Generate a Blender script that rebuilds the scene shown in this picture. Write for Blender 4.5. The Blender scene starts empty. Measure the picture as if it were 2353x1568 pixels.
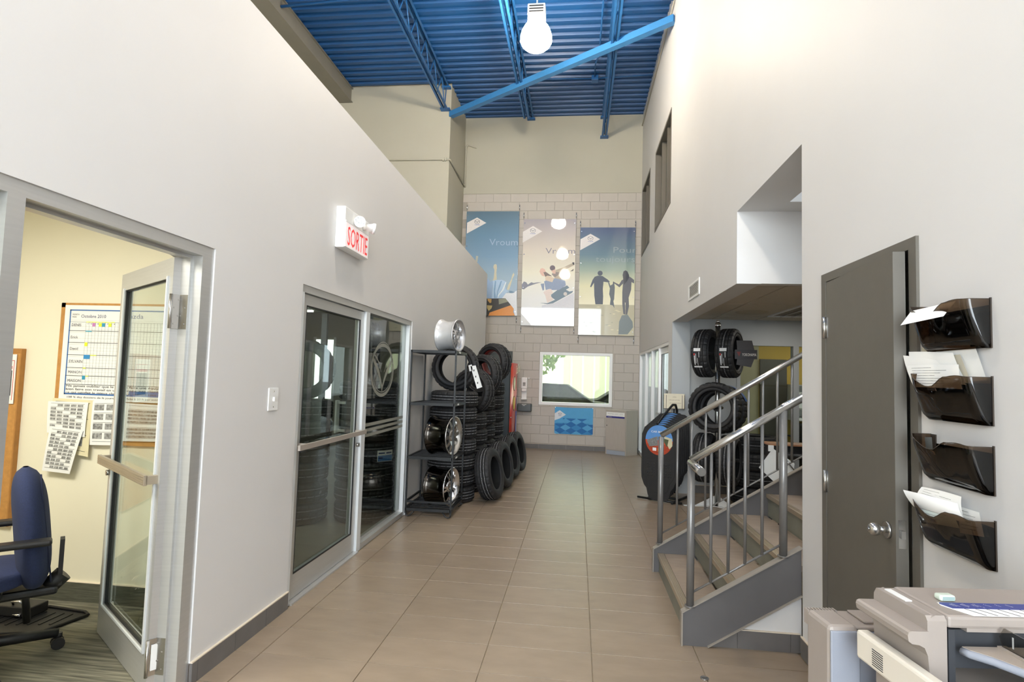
import bpy, bmesh, math, random
from mathutils import Vector, Matrix
from math import sin, cos, pi, radians as R
random.seed(7)
SC = bpy.context.scene
COL = SC.collection
# ------------------------------------------------------------------ camera
F, YAW, PIT, ROL, H = 1310.37, -0.11617, 0.062181, 0.02981, 1.56
_f = Vector((sin(YAW)*cos(PIT), cos(YAW)*cos(PIT), sin(PIT)))
_r = Vector((cos(YAW), -sin(YAW), 0)); _u = _r.cross(_f)
CR = cos(ROL)*_r + sin(ROL)*_u; CU = -sin(ROL)*_r + cos(ROL)*_u; CF = _f
cd = bpy.data.cameras.new('camera'); cam = bpy.data.objects.new('camera', cd); COL.objects.link(cam)
cd.sensor_width = 36; cd.sensor_fit = 'HORIZONTAL'; cd.lens = F*36/2353; cd.clip_start = .05; cd.clip_end = 200
cam.matrix_world = Matrix(((CR.x, CU.x, -CF.x, 0), (CR.y, CU.y, -CF.y, 0), (CR.z, CU.z, -CF.z, H), (0, 0, 0, 1)))
SC.camera = cam
def at(u, v, x=None, y=None, z=None):
    """point of a wall, floor or table plane that was measured in the photograph (2353 x 1568)"""
    d = CR*((u-1176.5)/F) - CU*((v-784)/F) + CF
    t = x/d.x if x is not None else (y/d.y if y is not None else (z-H)/d.z)
    return Vector((0, 0, H)) + d*t
# ------------------------------------------------------------------ world, exposure, lights
wd = bpy.data.worlds.new('sky'); SC.world = wd; wd.use_nodes = True
bg = wd.node_tree.nodes['Background']; bg.inputs[0].default_value = (.80, .90, 1, 1); bg.inputs[1].default_value = 4.2
SC.view_settings.view_transform = 'Standard'; SC.view_settings.look = 'None'
SC.view_settings.exposure = 0.2; SC.view_settings.gamma = 1.0; SC.view_settings.use_curve_mapping = False
SC.cycles.max_bounces = 9; SC.cycles.transparent_max_bounces = 16
SC.cycles.caustics_reflective = False; SC.cycles.caustics_refractive = False
SC.cycles.sample_clamp_indirect = 6; SC.cycles.use_denoising = True
LAMP = 135.0      # strength of the big ceiling lamps
def area(name, loc, rot, sx, sy, power=0, col=(1, 1, 1), portal=False, spread=None):
    l = bpy.data.lights.new(name, 'AREA'); l.shape = 'RECTANGLE'; l.size = sx; l.size_y = sy; l.energy = power; l.color = col
    if portal: l.cycles.is_portal = True
    if spread: l.spread = spread
    o = bpy.data.objects.new(name, l); o.location = loc; o.rotation_euler = rot; COL.objects.link(o); return o
area('daylight_showroom', (-1.65, -5.15, 2.9), (R(90), 0, 0), 5.7, 4.8, portal=True)
area('daylight_entrance', (1.52, 10.6, 1.07), (R(90), 0, R(90)), 4, 2.1, portal=True)
area('showroom_daylight', (-1.65, -5.05, 2.9), (R(90), 0, 0), 5.6, 4.7, power=900, col=(.87, .95, 1))
area('office_ceiling_light', (-3.2, 1.6, 2.7), (0, 0, 0), 1.2, .6, power=72, col=(1, .97, .88))
area('alcove_troffer_light', (2.8, 7.35, 2.44), (0, 0, 0), .55, 1.1, power=9, col=(1, .95, .85))
area('stairwell_light', (2.9, 4.2, 3.95), (0, 0, 0), 1.0, .6, power=24, col=(.84, .93, 1))
area('sales_office_light', (3.6, 9.7, 2.4), (0, 0, 0), 1.0, .6, power=6, col=(1, .92, .72))
area('storage_deep_fill', (-4.4, 8.6, 2.58), (0, 0, 0), 1.6, .5, power=22, col=(.95, 1, .92))  # added fill that lightens the storage background, no fixture of its own
area('tyre_room_fill', (-3.0, 4.9, 2.7), (0, 0, 0), 1.6, .5, power=28, col=(.95, 1, .92))  # added fill over the stacks so the dark tyres show
# ------------------------------------------------------------------ helpers
def lin(c):
    c = c/255.0
    return c/12.92 if c <= .04045 else ((c+.055)/1.055)**2.4
def rgb(*c): return tuple(lin(v) for v in c) + (1,)
MATS = {}
def mat(name, c, rough=.6, metal=0.0, noise=0.0, scale=8, bump=0.0, bscale=60, coat=0.0, emit=None, es=0, alpha=None, rnd=0.0, spec=.5, stretch=None):
    if name in MATS: return MATS[name]
    m = bpy.data.materials.new(name); m.use_nodes = True; nt = m.node_tree; b = nt.nodes['Principled BSDF']; L = nt.links
    col = rgb(*c); b.inputs['Base Color'].default_value = col; b.inputs['Roughness'].default_value = rough
    b.inputs['Metallic'].default_value = metal; b.inputs['Coat Weight'].default_value = coat; b.inputs['Specular IOR Level'].default_value = spec
    if coat: b.inputs['Coat Roughness'].default_value = .03
    tc = nt.nodes.new('ShaderNodeTexCoord'); src = tc.outputs['Object']
    if stretch:
        mp = nt.nodes.new('ShaderNodeMapping'); mp.inputs['Scale'].default_value = stretch[0:3]
        if len(stretch) > 3: mp.inputs['Rotation'].default_value = (0, 0, stretch[3])
        L.new(src, mp.inputs[0]); src = mp.outputs[0]
    if noise:
        n = nt.nodes.new('ShaderNodeTexNoise'); n.inputs['Scale'].default_value = scale; n.inputs['Detail'].default_value = 4; L.new(src, n.inputs['Vector'])
        r = nt.nodes.new('ShaderNodeMapRange'); r.inputs['From Min'].default_value = .3; r.inputs['From Max'].default_value = .7
        r.inputs['To Min'].default_value = 1-noise; r.inputs['To Max'].default_value = 1+noise; L.new(n.outputs['Fac'], r.inputs['Value'])
        fac = r.outputs[0]
        mx = nt.nodes.new('ShaderNodeVectorMath'); mx.operation = 'SCALE'; mx.inputs[0].default_value = col[:3]; L.new(fac, mx.inputs['Scale'])
        out = mx.outputs[0]
        if rnd:
            oi = nt.nodes.new('ShaderNodeObjectInfo'); r2 = nt.nodes.new('ShaderNodeMapRange'); r2.inputs['To Min'].default_value = 1-rnd; r2.inputs['To Max'].default_value = 1+rnd
            L.new(oi.outputs['Random'], r2.inputs['Value']); m2 = nt.nodes.new('ShaderNodeVectorMath'); m2.operation = 'SCALE'; L.new(out, m2.inputs[0]); L.new(r2.outputs[0], m2.inputs['Scale']); out = m2.outputs[0]
        L.new(out, b.inputs['Base Color'])
    if bump:
        n2 = nt.nodes.new('ShaderNodeTexNoise'); n2.inputs['Scale'].default_value = bscale; n2.inputs['Detail'].default_value = 5; L.new(src, n2.inputs['Vector'])
        bp = nt.nodes.new('ShaderNodeBump'); bp.inputs['Strength'].default_value = bump; bp.inputs['Distance'].default_value = .004; L.new(n2.outputs['Fac'], bp.inputs['Height']); L.new(bp.outputs[0], b.inputs['Normal'])
    if emit: b.inputs['Emission Color'].default_value = rgb(*emit); b.inputs['Emission Strength'].default_value = es
    if alpha is not None: b.inputs['Alpha'].default_value = alpha
    MATS[name] = m; return m
def glass(name, tint=(245, 250, 248), refl=1.0, rough=.0, ior=1.5):
    m = bpy.data.materials.new(name); m.use_nodes = True; nt = m.node_tree; nt.nodes.clear(); L = nt.links
    o = nt.nodes.new('ShaderNodeOutputMaterial'); t = nt.nodes.new('ShaderNodeBsdfTransparent'); t.inputs[0].default_value = rgb(*tint)
    g = nt.nodes.new('ShaderNodeBsdfGlossy'); g.inputs['Roughness'].default_value = rough
    ge = nt.nodes.new('ShaderNodeNewGeometry'); dt = nt.nodes.new('ShaderNodeVectorMath'); dt.operation = 'DOT_PRODUCT'; L.new(ge.outputs['Normal'], dt.inputs[0]); L.new(ge.outputs['Incoming'], dt.inputs[1])
    def mth(op, a, b=None):
        n = nt.nodes.new('ShaderNodeMath'); n.operation = op
        for i, q in enumerate((a, b)):
            if q is None: continue
            if isinstance(q, (int, float)): n.inputs[i].default_value = q
            else: L.new(q, n.inputs[i])
        return n.outputs[0]
    f0 = ((ior-1)/(ior+1))**2
    mu_ = mth('MULTIPLY', mth('ADD', mth('MULTIPLY', mth('POWER', mth('SUBTRACT', 1.0, mth('ABSOLUTE', dt.outputs['Value'])), 5.0), 1-f0), f0), refl)
    mu = nt.nodes.new('ShaderNodeMath'); mu.operation = 'MINIMUM'; mu.inputs[1].default_value = 1; L.new(mu_, mu.inputs[0])
    mx = nt.nodes.new('ShaderNodeMixShader'); L.new(mu.outputs[0], mx.inputs[0]); L.new(t.outputs[0], mx.inputs[1]); L.new(g.outputs[0], mx.inputs[2]); L.new(mx.outputs[0], o.inputs[0])
    MATS[name] = m; return m
ORG = {}
class MB:
    """collects shapes into one mesh"""
    def __init__(s): s.v = []; s.f = []; s.mi = []; s.sm = []; s.mats = []
    def _m(s, m):
        if m is None: return 0
        if m not in s.mats: s.mats.append(m)
        return s.mats.index(m)
    def add(s, vs, fs, m=None, smooth=False):
        k = len(s.v); s.v += [Vector(v) for v in vs]; i = s._m(m)
        for f in fs: s.f.append([a+k for a in f]); s.mi.append(i); s.sm.append(smooth)
        return s
    def box(s, a, b, m=None, M=None):
        x0, y0, z0 = a; x1, y1, z1 = b
        if x0 > x1: x0, x1 = x1, x0
        if y0 > y1: y0, y1 = y1, y0
        if z0 > z1: z0, z1 = z1, z0
        vs = [Vector(p) for p in ((x0,y0,z0),(x1,y0,z0),(x1,y1,z0),(x0,y1,z0),(x0,y0,z1),(x1,y0,z1),(x1,y1,z1),(x0,y1,z1))]
        if M is not None: vs = [M @ v for v in vs]
        return s.add(vs, [(0,3,2,1),(4,5,6,7),(0,1,5,4),(1,2,6,5),(2,3,7,6),(3,0,4,7)], m)
    def cbox(s, a, b, c, m=None, M=None):
        """box with chamfered vertical and horizontal edges"""
        bm = bmesh.new(); bmesh.ops.create_cube(bm, size=1)
        a = Vector(a); b = Vector(b); sz = b-a; ce = (a+b)/2
        for v in bm.verts: v.co = Vector((v.co.x*abs(sz.x), v.co.y*abs(sz.y), v.co.z*abs(sz.z))) + ce
        bmesh.ops.bevel(bm, geom=bm.edges[:], offset=c, segments=2, affect='EDGES', profile=.5)
        bm.verts.index_update(); vs = [(M @ v.co if M is not None else v.co.copy()) for v in bm.verts]; fs = [[v.index for v in f.verts] for f in bm.faces]; bm.free()
        return s.add(vs, fs, m)
    def tube(s, p, q, r, n=10, m=None, r2=None, cap=True, smooth=True):
        p = Vector(p); q = Vector(q); d = (q-p).normalized(); r2 = r if r2 is None else r2
        a = d.orthogonal().normalized(); b = d.cross(a)
        vs = [p+(a*cos(2*pi*i/n)+b*sin(2*pi*i/n))*r for i in range(n)] + [q+(a*cos(2*pi*i/n)+b*sin(2*pi*i/n))*r2 for i in range(n)]
        s.add(vs, [(i, (i+1) % n, n+(i+1) % n, n+i) for i in range(n)], m, smooth)
        if cap: s.add(vs[:n], [tuple(range(n))[::-1]], m); s.add(vs[n:], [tuple(range(n))], m)
        return s
    def path(s, pts, r, n=8, m=None):
        pts = [Vector(p) for p in pts]
        rings = []; prev = None
        for i, p in enumerate(pts):
            d = ((pts[min(i+1, len(pts)-1)]-p).normalized() + (p-pts[max(i-1, 0)]).normalized()).normalized()
            a = d.orthogonal().normalized() if prev is None else (prev - d*prev.dot(d)).normalized()
            prev = a; b = d.cross(a); rings.append([p+(a*cos(2*pi*k/n)+b*sin(2*pi*k/n))*r for k in range(n)])
        vs = sum(rings, []); fs = []
        for i in range(len(pts)-1):
            for k in range(n): fs.append((i*n+k, i*n+(k+1) % n, (i+1)*n+(k+1) % n, (i+1)*n+k))
        s.add(vs, fs, m, True); s.add(rings[0], [tuple(range(n))[::-1]], m); s.add(rings[-1], [tuple(range(n))], m); return s
    def lathe(s, prof, n=32, m=None, axis='z', c=(0, 0, 0), smooth=True, closed=False):
        """prof: (radius, height)"""
        vs = []; k = len(prof)
        for i in range(n):
            t = 2*pi*i/n
            for r, h in prof:
                vs.append({'z': (r*cos(t), r*sin(t), h), 'x': (h, r*cos(t), r*sin(t)), 'y': (r*sin(t), h, r*cos(t))}[axis])
        vs = [Vector(v)+Vector(c) for v in vs]; fs = []
        for i in range(n):
            j = (i+1) % n
            for a in range(k if closed else k-1):
                b = (a+1) % k; fs.append((i*k+a, j*k+a, j*k+b, i*k+b))
        return s.add(vs, fs, m, smooth)
    def prism(s, pts, d, m=None):
        """polygon pts extruded by the vector d"""
        pts = [Vector(p) for p in pts]; d = Vector(d); n = len(pts)
        return s.add(pts+[p+d for p in pts], [tuple(range(n))[::-1], tuple(range(n, 2*n))]+[(i, (i+1) % n, n+(i+1) % n, n+i) for i in range(n)], m)
    def poly(s, pts, m=None): return s.add(pts, [tuple(range(len(pts)))], m)
    def grid(s, fn, nu, nv, m=None, smooth=True):
        vs = [fn(i/nu, j/nv) for j in range(nv+1) for i in range(nu+1)]; w = nu+1
        return s.add(vs, [(j*w+i, j*w+i+1, (j+1)*w+i+1, (j+1)*w+i) for j in range(nv) for i in range(nu)], m, smooth)
    def build(s, name, m=None, parent=None, rec=True):
        me = bpy.data.meshes.new(name); o = Vector(ORG.get(parent.name, (0, 0, 0))) if parent else Vector()
        me.from_pydata([v-o for v in s.v], [], s.f)
        for mm in (s.mats or [m]): me.materials.append(mm)
        me.polygons.foreach_set('material_index', s.mi); me.polygons.foreach_set('use_smooth', s.sm)
        bm = bmesh.new(); bm.from_mesh(me)
        if rec: bmesh.ops.remove_doubles(bm, verts=bm.verts, dist=1e-6); bmesh.ops.recalc_face_normals(bm, faces=bm.faces)
        bm.to_mesh(me); bm.free(); me.update()
        ob = bpy.data.objects.new(name, me); COL.objects.link(ob)
        if parent: ob.parent = parent; ORG[ob.name] = o
        return ob
def tag(o, label=None, cat=None, group=None, kind=None):
    if label: o['label'] = label
    if cat: o['category'] = cat
    if group: o['group'] = group
    if kind: o['kind'] = kind
    return o
def thing(name, label, cat, loc=(0, 0, 0), group=None):
    o = bpy.data.objects.new(name, None); COL.objects.link(o); o.location = loc; ORG[o.name] = Vector(loc)
    o.empty_display_size = .1
    return tag(o, label, cat, group)
def struct(name, mb=None, m=None, parent=None, label=None):
    if mb is None:
        o = bpy.data.objects.new(name, None); COL.objects.link(o); ORG[o.name] = Vector()
        if parent: o.parent = parent
    else: o = mb.build(name, m, parent)
    if not parent: o['kind'] = 'structure'
    if label: o['label'] = label
    return o
def part(name, parent, m, *shapes, label=None, kind=None):
    mb = MB()
    for sh in shapes: getattr(mb, sh[0])(*sh[1:])
    o = mb.build(name, m, parent)
    if label: o['label'] = label
    if kind: o['kind'] = kind
    return o
def text(name, s, o, u, v, size, m, parent, width=None, align='LEFT', off=0.0, bold=0.0, label=None):
    """flat lettering with its baseline starting at o, running along u, rising along v"""
    c = bpy.data.curves.new(name, 'FONT'); c.body = s; c.size = 1; c.align_x = align; c.fill_mode = 'BOTH'; c.resolution_u = 2; c.offset = off
    t = bpy.data.objects.new(name, c); me = bpy.data.meshes.new_from_object(t); bpy.data.objects.remove(t)
    u = Vector(u).normalized(); v = Vector(v).normalized(); o = Vector(o)
    xs = [p.co.x for p in me.vertices] or [0]; k = size if width is None else width/max(1e-6, max(xs)-min(xs))
    og = ORG.get(parent.name, Vector()) if parent else Vector()
    for p in me.vertices: p.co = o + u*(p.co.x*k) + v*(p.co.y*size) - og
    me.materials.clear(); me.materials.append(m)
    ob = bpy.data.objects.new(name, me); COL.objects.link(ob)
    if parent: ob.parent = parent; ORG[ob.name] = og
    return ob
# ------------------------------------------------------------------ materials
WALL = mat('wall_paint', (219, 218, 217), .55, noise=.012, scale=1.5, bump=.05, bscale=240)
WALLD = mat('hall_paint', (188, 184, 168), .7, noise=.015, scale=2, bump=.06, bscale=200)
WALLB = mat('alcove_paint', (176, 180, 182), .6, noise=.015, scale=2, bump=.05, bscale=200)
BLOCK = mat('block_paint', (194, 187, 178), .6, noise=.02, scale=6, bump=.35, bscale=130, rnd=.012)
MORT = mat('block_joint', (172, 165, 155), .8, noise=.03, scale=20, bump=.2)
TILE = mat('floor_tile', (147, 131, 113), .32, noise=.07, scale=5, bump=.16, bscale=14, rnd=.03, stretch=(1, 2.4, 1, .5))
GROUT = mat('grout', (150, 136, 114), .8, noise=.05, scale=30)
BASE = mat('base_tile', (108, 105, 103), .5, noise=.08, scale=9, bump=.15, bscale=20, rnd=.04)
BTRIM = mat('base_trim', (224, 210, 190), .45, noise=.02)
DECK = mat('blue_deck', (24, 82, 140), .42, noise=.05, scale=3)
BLUE = mat('blue_steel', (40, 100, 160), .4, noise=.05, scale=6)
GIRD = mat('girder_paint', (134, 130, 120), .6, noise=.03, scale=3)
ALU = mat('brushed_aluminium', (196, 196, 194), .36, metal=.55, noise=.03, scale=4, stretch=(1, 1, 30))
ALUW = mat('pale_aluminium', (226, 230, 232), .35, metal=.15, noise=.01)  # paler frame aluminium, daylight on jambs and mullion put into the colour
GASK = mat('black_gasket', (18, 18, 20), .6, noise=.05)
GLASS = glass('window_glass', (245, 250, 248), .8); GLASSD = glass('storage_glass', (226, 230, 226), 1.2)
CREAM = mat('office_paint', (240, 234, 210), .6, noise=.012, scale=2, bump=.05, bscale=200)
CARP = mat('striped_carpet', (122, 119, 102), .95, noise=.6, scale=9, bump=.6, bscale=60, stretch=(.35, 6, 1, .55))
CBASE = mat('carpet_base', (88, 88, 74), .95, noise=.3, scale=20, bump=.5, bscale=60, stretch=(.4, 1, 8))
WHITE = mat('white_plastic', (240, 240, 238), .4, noise=.01)
PAPER = mat('paper', (243, 243, 240), .7, noise=.015, scale=4)
INK = mat('ink', (40, 40, 42), .7, noise=.05)
GINK = mat('grey_print', (150, 150, 148), .7, noise=.55, scale=70)
RED = mat('red_letter', (235, 70, 70), .5, noise=.02, emit=(255, 70, 70), es=.25)
CORK = mat('cork_frame', (196, 142, 76), .7, noise=.1, scale=30)
NAVY = mat('navy_fabric', (38, 48, 82), .9, noise=.12, scale=150, bump=.3, bscale=300)
BLK = mat('black_plastic', (26, 26, 28), .45, noise=.08)
BLKM = mat('black_metal', (30, 31, 33), .4, metal=.2, noise=.08)
RUB = mat('tyre_rubber', (34, 34, 36), .62, noise=.14, scale=30, bump=.15, bscale=120)
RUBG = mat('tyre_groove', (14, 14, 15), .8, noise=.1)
CHALK = mat('tread_stripe', (140, 140, 142), .8, noise=.35, scale=60)
SILV = mat('silver_alloy', (214, 214, 216), .3, metal=.75, noise=.02)
CHR = mat('chrome', (225, 225, 228), .12, metal=1.0, noise=.02)
BCHR = mat('black_chrome', (70, 66, 62), .14, metal=1.0, noise=.05)
STEEL = mat('stainless', (190, 188, 184), .26, metal=.95, noise=.03, scale=20)
SGREY = mat('stair_paint', (93, 91, 91), .45, noise=.04, scale=8)
SRAIL = mat('rail_paint', (122, 120, 118), .32, metal=.35, noise=.04, scale=12)
RISER = mat('stair_riser', (124, 124, 112), .5, noise=.12, scale=5)
TREAD = mat('stair_tread', (150, 134, 118), .45, noise=.09, scale=7, bump=.12, bscale=14, stretch=(1, 3, 1, .4))
NOSE = mat('stair_nosing', (188, 172, 148), .3, metal=.6, noise=.05)
DGREY = mat('grey_door_paint', (102, 98, 90), .5, noise=.03, scale=12, bump=.08, bscale=150)
WFRM = mat('window_paint_grey', (104, 98, 88), .5, noise=.03)
CTILE = mat('ceiling_tile', (206, 198, 184), .9, noise=.05, scale=90, bump=.3, bscale=160)
SMOKE = glass('smoked_plastic', (112, 92, 72), 1.3, .06)
COP1 = mat('copier_taupe', (158, 148, 140), .5, noise=.03, bump=.06, bscale=300)
COP2 = mat('copier_daylit_taupe', (146, 150, 160), .5, noise=.03, bump=.06, bscale=300)  # same taupe plastic with cool daylight tint put into the colour
COP3 = mat('copier_cream', (226, 218, 204), .45, noise=.02)
COPD = mat('copier_dark', (56, 58, 62), .5, noise=.06)
LAMI = mat('grey_laminate', (186, 178, 168), .45, noise=.04, scale=12, stretch=(6, 6, .5))
# ------------------------------------------------------------------ setting: walls
XL, XR, YB, ZD = -1.86, 1.325, 12.65, 7.5
def cells(mb, ax, a0, a1, z0, z1, c0, c1, holes, m=None):
    """wall along axis ax ('y' or 'x') from a0..a1, thickness c0..c1, with rectangular holes (a, b, za, zb)"""
    A = sorted({a0, a1, *[v for h in holes for v in h[:2] if a0 < v < a1]}); Z = sorted({z0, z1, *[v for h in holes for v in h[2:] if z0 < v < z1]})
    for i in range(len(A)-1):
        for j in range(len(Z)-1):
            ca, cz = (A[i]+A[i+1])/2, (Z[j]+Z[j+1])/2
            if any(h[0] < ca < h[1] and h[2] < cz < h[3] for h in holes): continue
            if ax == 'y': mb.box((c0, A[i], Z[j]), (c1, A[i+1], Z[j+1]), m)
            else: mb.box((A[i], c0, Z[j]), (A[i+1], c1, Z[j+1]), m)
    return mb
wl = struct('wall_left', cells(MB(), 'y', -10, 11.3, 0, 3.612, XL-.12, XL, [(.55, 2.70, -1, 2.168), (3.645, 6.225, -1, 2.145)]), WALL)
struct('roof_slab', cells(MB(), 'y', -10, 11.3, 3.50, 3.61, XL-.12, -6.2, []), WALL)
wr = struct('wall_right', cells(MB(), 'y', -10, 12.9, 0, ZD+.1, XR, XR+.2, [(2.39, 3.265, -1, 2.165), (3.57, 4.99, -1, 3.027), (4.99, 8.31, -1, 2.405),
            (8.62, 12.6, -1, 2.15), (8.60, 10.37, 4.225, 5.70), (11.15, 12.5, 4.24, 5.72)]), WALL)
# hall on the left, above the low rooms
hl = MB(); hl.box((-5.5, -10, 3.6), (-5.35, 11.3, ZD+.1)); struct('wall_west', hl, WALLD)
pj_ = MB(); pj_.box((-6.2, 11.14, 3.3), (-2.70, 11.3, ZD+.05)); pj_.box((-2.86, 11.3, 0), (-2.70, 12.9, ZD+.05)); struct('wall_pillar', pj_, WALLD)
bw = MB(); cells(bw, 'x', -2.9, XR+.2, 0, 5.715, YB, YB+.2, [(-.84, .752, .96, 2.125), (-2.075, -1.455, -1, 2.12)]); wb = struct('wall_back', bw, MORT)
up = MB(); up.box((-2.9, YB-.004, 5.727), (XR, YB+.2, ZD+.1)); struct('wall_back_upper', up, WALLD)
tr = MB(); tr.box((-2.70, YB-.012, 5.712), (XR, YB, 5.727)); struct('trim_1', tr, WALLD)
sw = MB(); cells(sw, 'x', -6.2, XR+.2, 0, ZD+.1, -5.2, -5, [(-4.5, 1.2, .45, 5.3)]); struct('wall_rear', sw, WALL)
# concrete blocks on the back wall
BW_, BH_ = .4, .2
holes = [(-.845, .757, .955, 2.13), (-2.08, -1.45, -1, 2.125)]
nb = 0
def rects_minus(r, hs):
    out = [r]
    for h in hs:
        nx = []
        for (a, b, c, d) in out:
            if b <= h[0] or a >= h[1] or d <= h[2] or c >= h[3]: nx.append((a, b, c, d)); continue
            if a < h[0]: nx.append((a, h[0], c, d))
            if b > h[1]: nx.append((h[1], b, c, d))
            a2, b2 = max(a, h[0]), min(b, h[1])
            if c < h[2]: nx.append((a2, b2, c, h[2]))
            if d > h[3]: nx.append((a2, b2, h[3], d))
        out = nx
    return [q for q in out if q[1]-q[0] > .03 and q[3]-q[2] > .02]
def proud(mb, x0, x1, z0, z1, y, t, c=.005, g=.002):
    """chamfered face piece standing proud of a wall that faces -y"""
    x0 += g; x1 -= g; z0 += g; z1 -= g
    o = [(x0, y, z0), (x1, y, z0), (x1, y, z1), (x0, y, z1)]; i = [(x0+c, y-t, z0+c), (x1-c, y-t, z0+c), (x1-c, y-t, z1-c), (x0+c, y-t, z1-c)]
    mb.add(o+i, [(4, 5, 6, 7)]+[(k, (k+1) % 4, 4+(k+1) % 4, 4+k) for k in range(4)])
row = 0; z = .115
while z < 5.70:
    z1 = min(z+BH_, 5.71); x = -2.70 - (BW_/2 if row % 2 else 0)+.1
    while x < XR:
        for q in rects_minus((max(x, -2.70), min(x+BW_, XR), z, z1), holes):
            mb = MB(); proud(mb, *q, YB, .006); mb.build('concrete_block', BLOCK, wb); nb += 1
        x += BW_
    z += BH_; row += 1
# ------------------------------------------------------------------ floors
fl = MB(); fl.box((XL-.12, 2.4, -.2), (3.4, 12.7, -.006)); fl.box((-2.9, 11.3, -.2), (XL-.12, 12.7, -.006)); floor = struct('floor', fl, GROUT)
GX = [-2.90, -2.30, -1.697, -1.09, -.481, .113, .711, 1.31, 1.91, 2.51, 3.1]; PY = .3165
for i in range(len(GX)-1):
    for j in range(-2, 31):
        x0, x1 = GX[i]+.0018, GX[i+1]-.0018; y0 = 3.068+PY*j+.0018; y1 = y0+PY-.0036
        if y0 > 12.62: continue
        y1 = min(y1, 12.645)
        if x0 < XL:
            if y0 < 11.3: x0 = XL+.001
            if x1 < XL and y0 < 11.3: continue
            if x1 < -2.6: continue
        if x0 > 1.25 and not (5.0 < y0 < 8.4): continue
        if x1 > XR and not (5.0 < y0 < 8.4): x1 = min(x1, XR)
        if x1-x0 < .04: continue
        mb = MB(); c = .0015
        o = [(x0, y0, -.006), (x1, y0, -.006), (x1, y1, -.006), (x0, y1, -.006)]; t_ = [(x0+c, y0+c, 0), (x1-c, y0+c, 0), (x1-c, y1-c, 0), (x0+c, y1-c, 0)]
        mb.add(o+t_, [(4, 5, 6, 7)]+[(k, (k+1) % 4, 4+(k+1) % 4, 4+k) for k in range(4)])
        mb.build('floor_tile', TILE, floor)
f2 = MB(); f2.box((XL-.12, -10.2, -.2), (XR+.2, 2.44, -.0005)); struct('floor_showroom', f2, TILE)
f3 = MB(); f3.box((-6.2, -10, -.2), (XL-.12, 3.62, .002)); struct('floor_office', f3, CARP)
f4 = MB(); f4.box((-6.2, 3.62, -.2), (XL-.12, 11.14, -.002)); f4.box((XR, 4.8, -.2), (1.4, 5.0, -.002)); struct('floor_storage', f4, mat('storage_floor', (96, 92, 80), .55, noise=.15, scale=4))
f5 = MB(); f5.box((3.4, 2.4, -.2), (8, 12, -.003)); struct('floor_sales_office', f5, CARP)
# baseboards
def base_run(name, ax, a0, a1, c, sgn, h=.105, joints=.3165, start=None, t=.012):
    b = struct(name)
    n = 0; a = a0
    while a < a1-.005:
        e = min(a+joints if start is None or n else start, a1); mb = MB()
        if ax == 'y': mb.box((c, a+.0015, 0), (c+sgn*t, e-.0015, h))
        else: mb.box((a+.0015, c, 0), (e-.0015, c+sgn*t, h))
        mb.build('base_tile', BASE, b); a = e; n += 1
    mb = MB()
    if ax == 'y': mb.box((c, a0, h), (c+sgn*(t+.001), a1, h+.006))
    else: mb.box((a0, c, h), (a1, c+sgn*(t+.001), h+.006))
    mb.build('edge_strip', BTRIM, b); return b
base_run('baseboard_left', 'y', 2.70, 3.645, XL, 1, start=2.745+.0)
base_run('baseboard_left_far', 'y', 6.225, 11.3, XL, 1)
base_run('baseboard_back', 'x', -1.42, XR, YB-.006, -1, h=.10, joints=.6)
base_run('baseboard_right', 'y', 3.265, 3.57, XR, -1)
base_run('baseboard_alcove', 'x', 1.575, 2.2, 8.42, -1, joints=.6)
bs = MB(); bs.box((XL-.12, 2.70, 0), (XL, 2.688, .105)); bs.build('base_tile', BASE, bpy.data.objects['baseboard_left'])
# ------------------------------------------------------------------ ceiling deck, joists, girder
dk = MB(); prof = []
y = -10.0
while y < 12.7:
    prof += [(y, ZD), (y+.055, ZD), (y+.075, ZD+.045), (y+.155, ZD+.045), (y+.175, ZD)]; y += .2
for i in range(len(prof)-1):
    (a, za), (b, zb) = prof[i], prof[i+1]
    dk.add([(-5.5, a, za), (XR+.1, a, za), (XR+.1, b, zb), (-5.5, b, zb)], [(0, 1, 2, 3)])
ceil = struct('ceiling', dk, DECK)
rf = MB(); rf.box((-5.6, -10.2, ZD+.1), (XR+.25, 12.9, ZD+.2)); struct('roof', rf, WALLD)
def joist(x, y0, y1, zb, yb1, yoff=0, label=None):
    j = struct('steel_joist', label=label)
    zt = ZD-.03
    for nm, zz, ye, zh in (('top_chord', zt, y1, .05), ('bottom_chord', zb, yb1, .045)):
        a = MB()
        for s in (-1, 1): a.box((x+s*.018, y0, zz-zh/2), (x+s*.062, ye, zz-zh/2+.008)); a.box((x+s*.018, y0, zz-zh/2), (x+s*.025, ye, zz+zh/2))
        a.build(nm, BLUE, j)
    k = 0; yy = yb1-.15
    while yy > y0+.6:
        part('web_rod', j, BLUE, ('tube', (x, yy, zb), (x, yy-.3, zt), .011, 6)); part('web_rod', j, BLUE, ('tube', (x, yy-.3, zt), (x, yy-.6, zb), .011, 6)); yy -= .6
    part('web_rod', j, BLUE, ('tube', (x, yb1-.15, zb), (x, y1-.05 if y1 > yb1 else y1-.35, zt), .011, 6))
    part('bearing_plate', j, BLUE, ('box', (x-.09, y1-.10, zt-.06), (x+.09, y1, zt-.025)))
    return j
j1 = joist(-2.80, 2.0, 11.14, 6.97, 11.13, label='blue open web joist nearest the grey girder, ending on the wall pillar')
part('end_plate', j1, BLUE, ('box', (-2.90, 11.0, 6.945), (-2.7, 11.135, 6.965)))
joist(-1.18, 2.0, 12.65, 6.95, 11.5, label='blue open web joist above the hanging lamp, middle of three')
j3 = joist(.47, 2.0, 12.65, 6.98, 12.62, label='blue open web joist nearest the right wall')
part('end_plate', j3, BLUE, ('box', (.38, 12.5, 6.95), (.56, 12.64, 6.97)))
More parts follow.
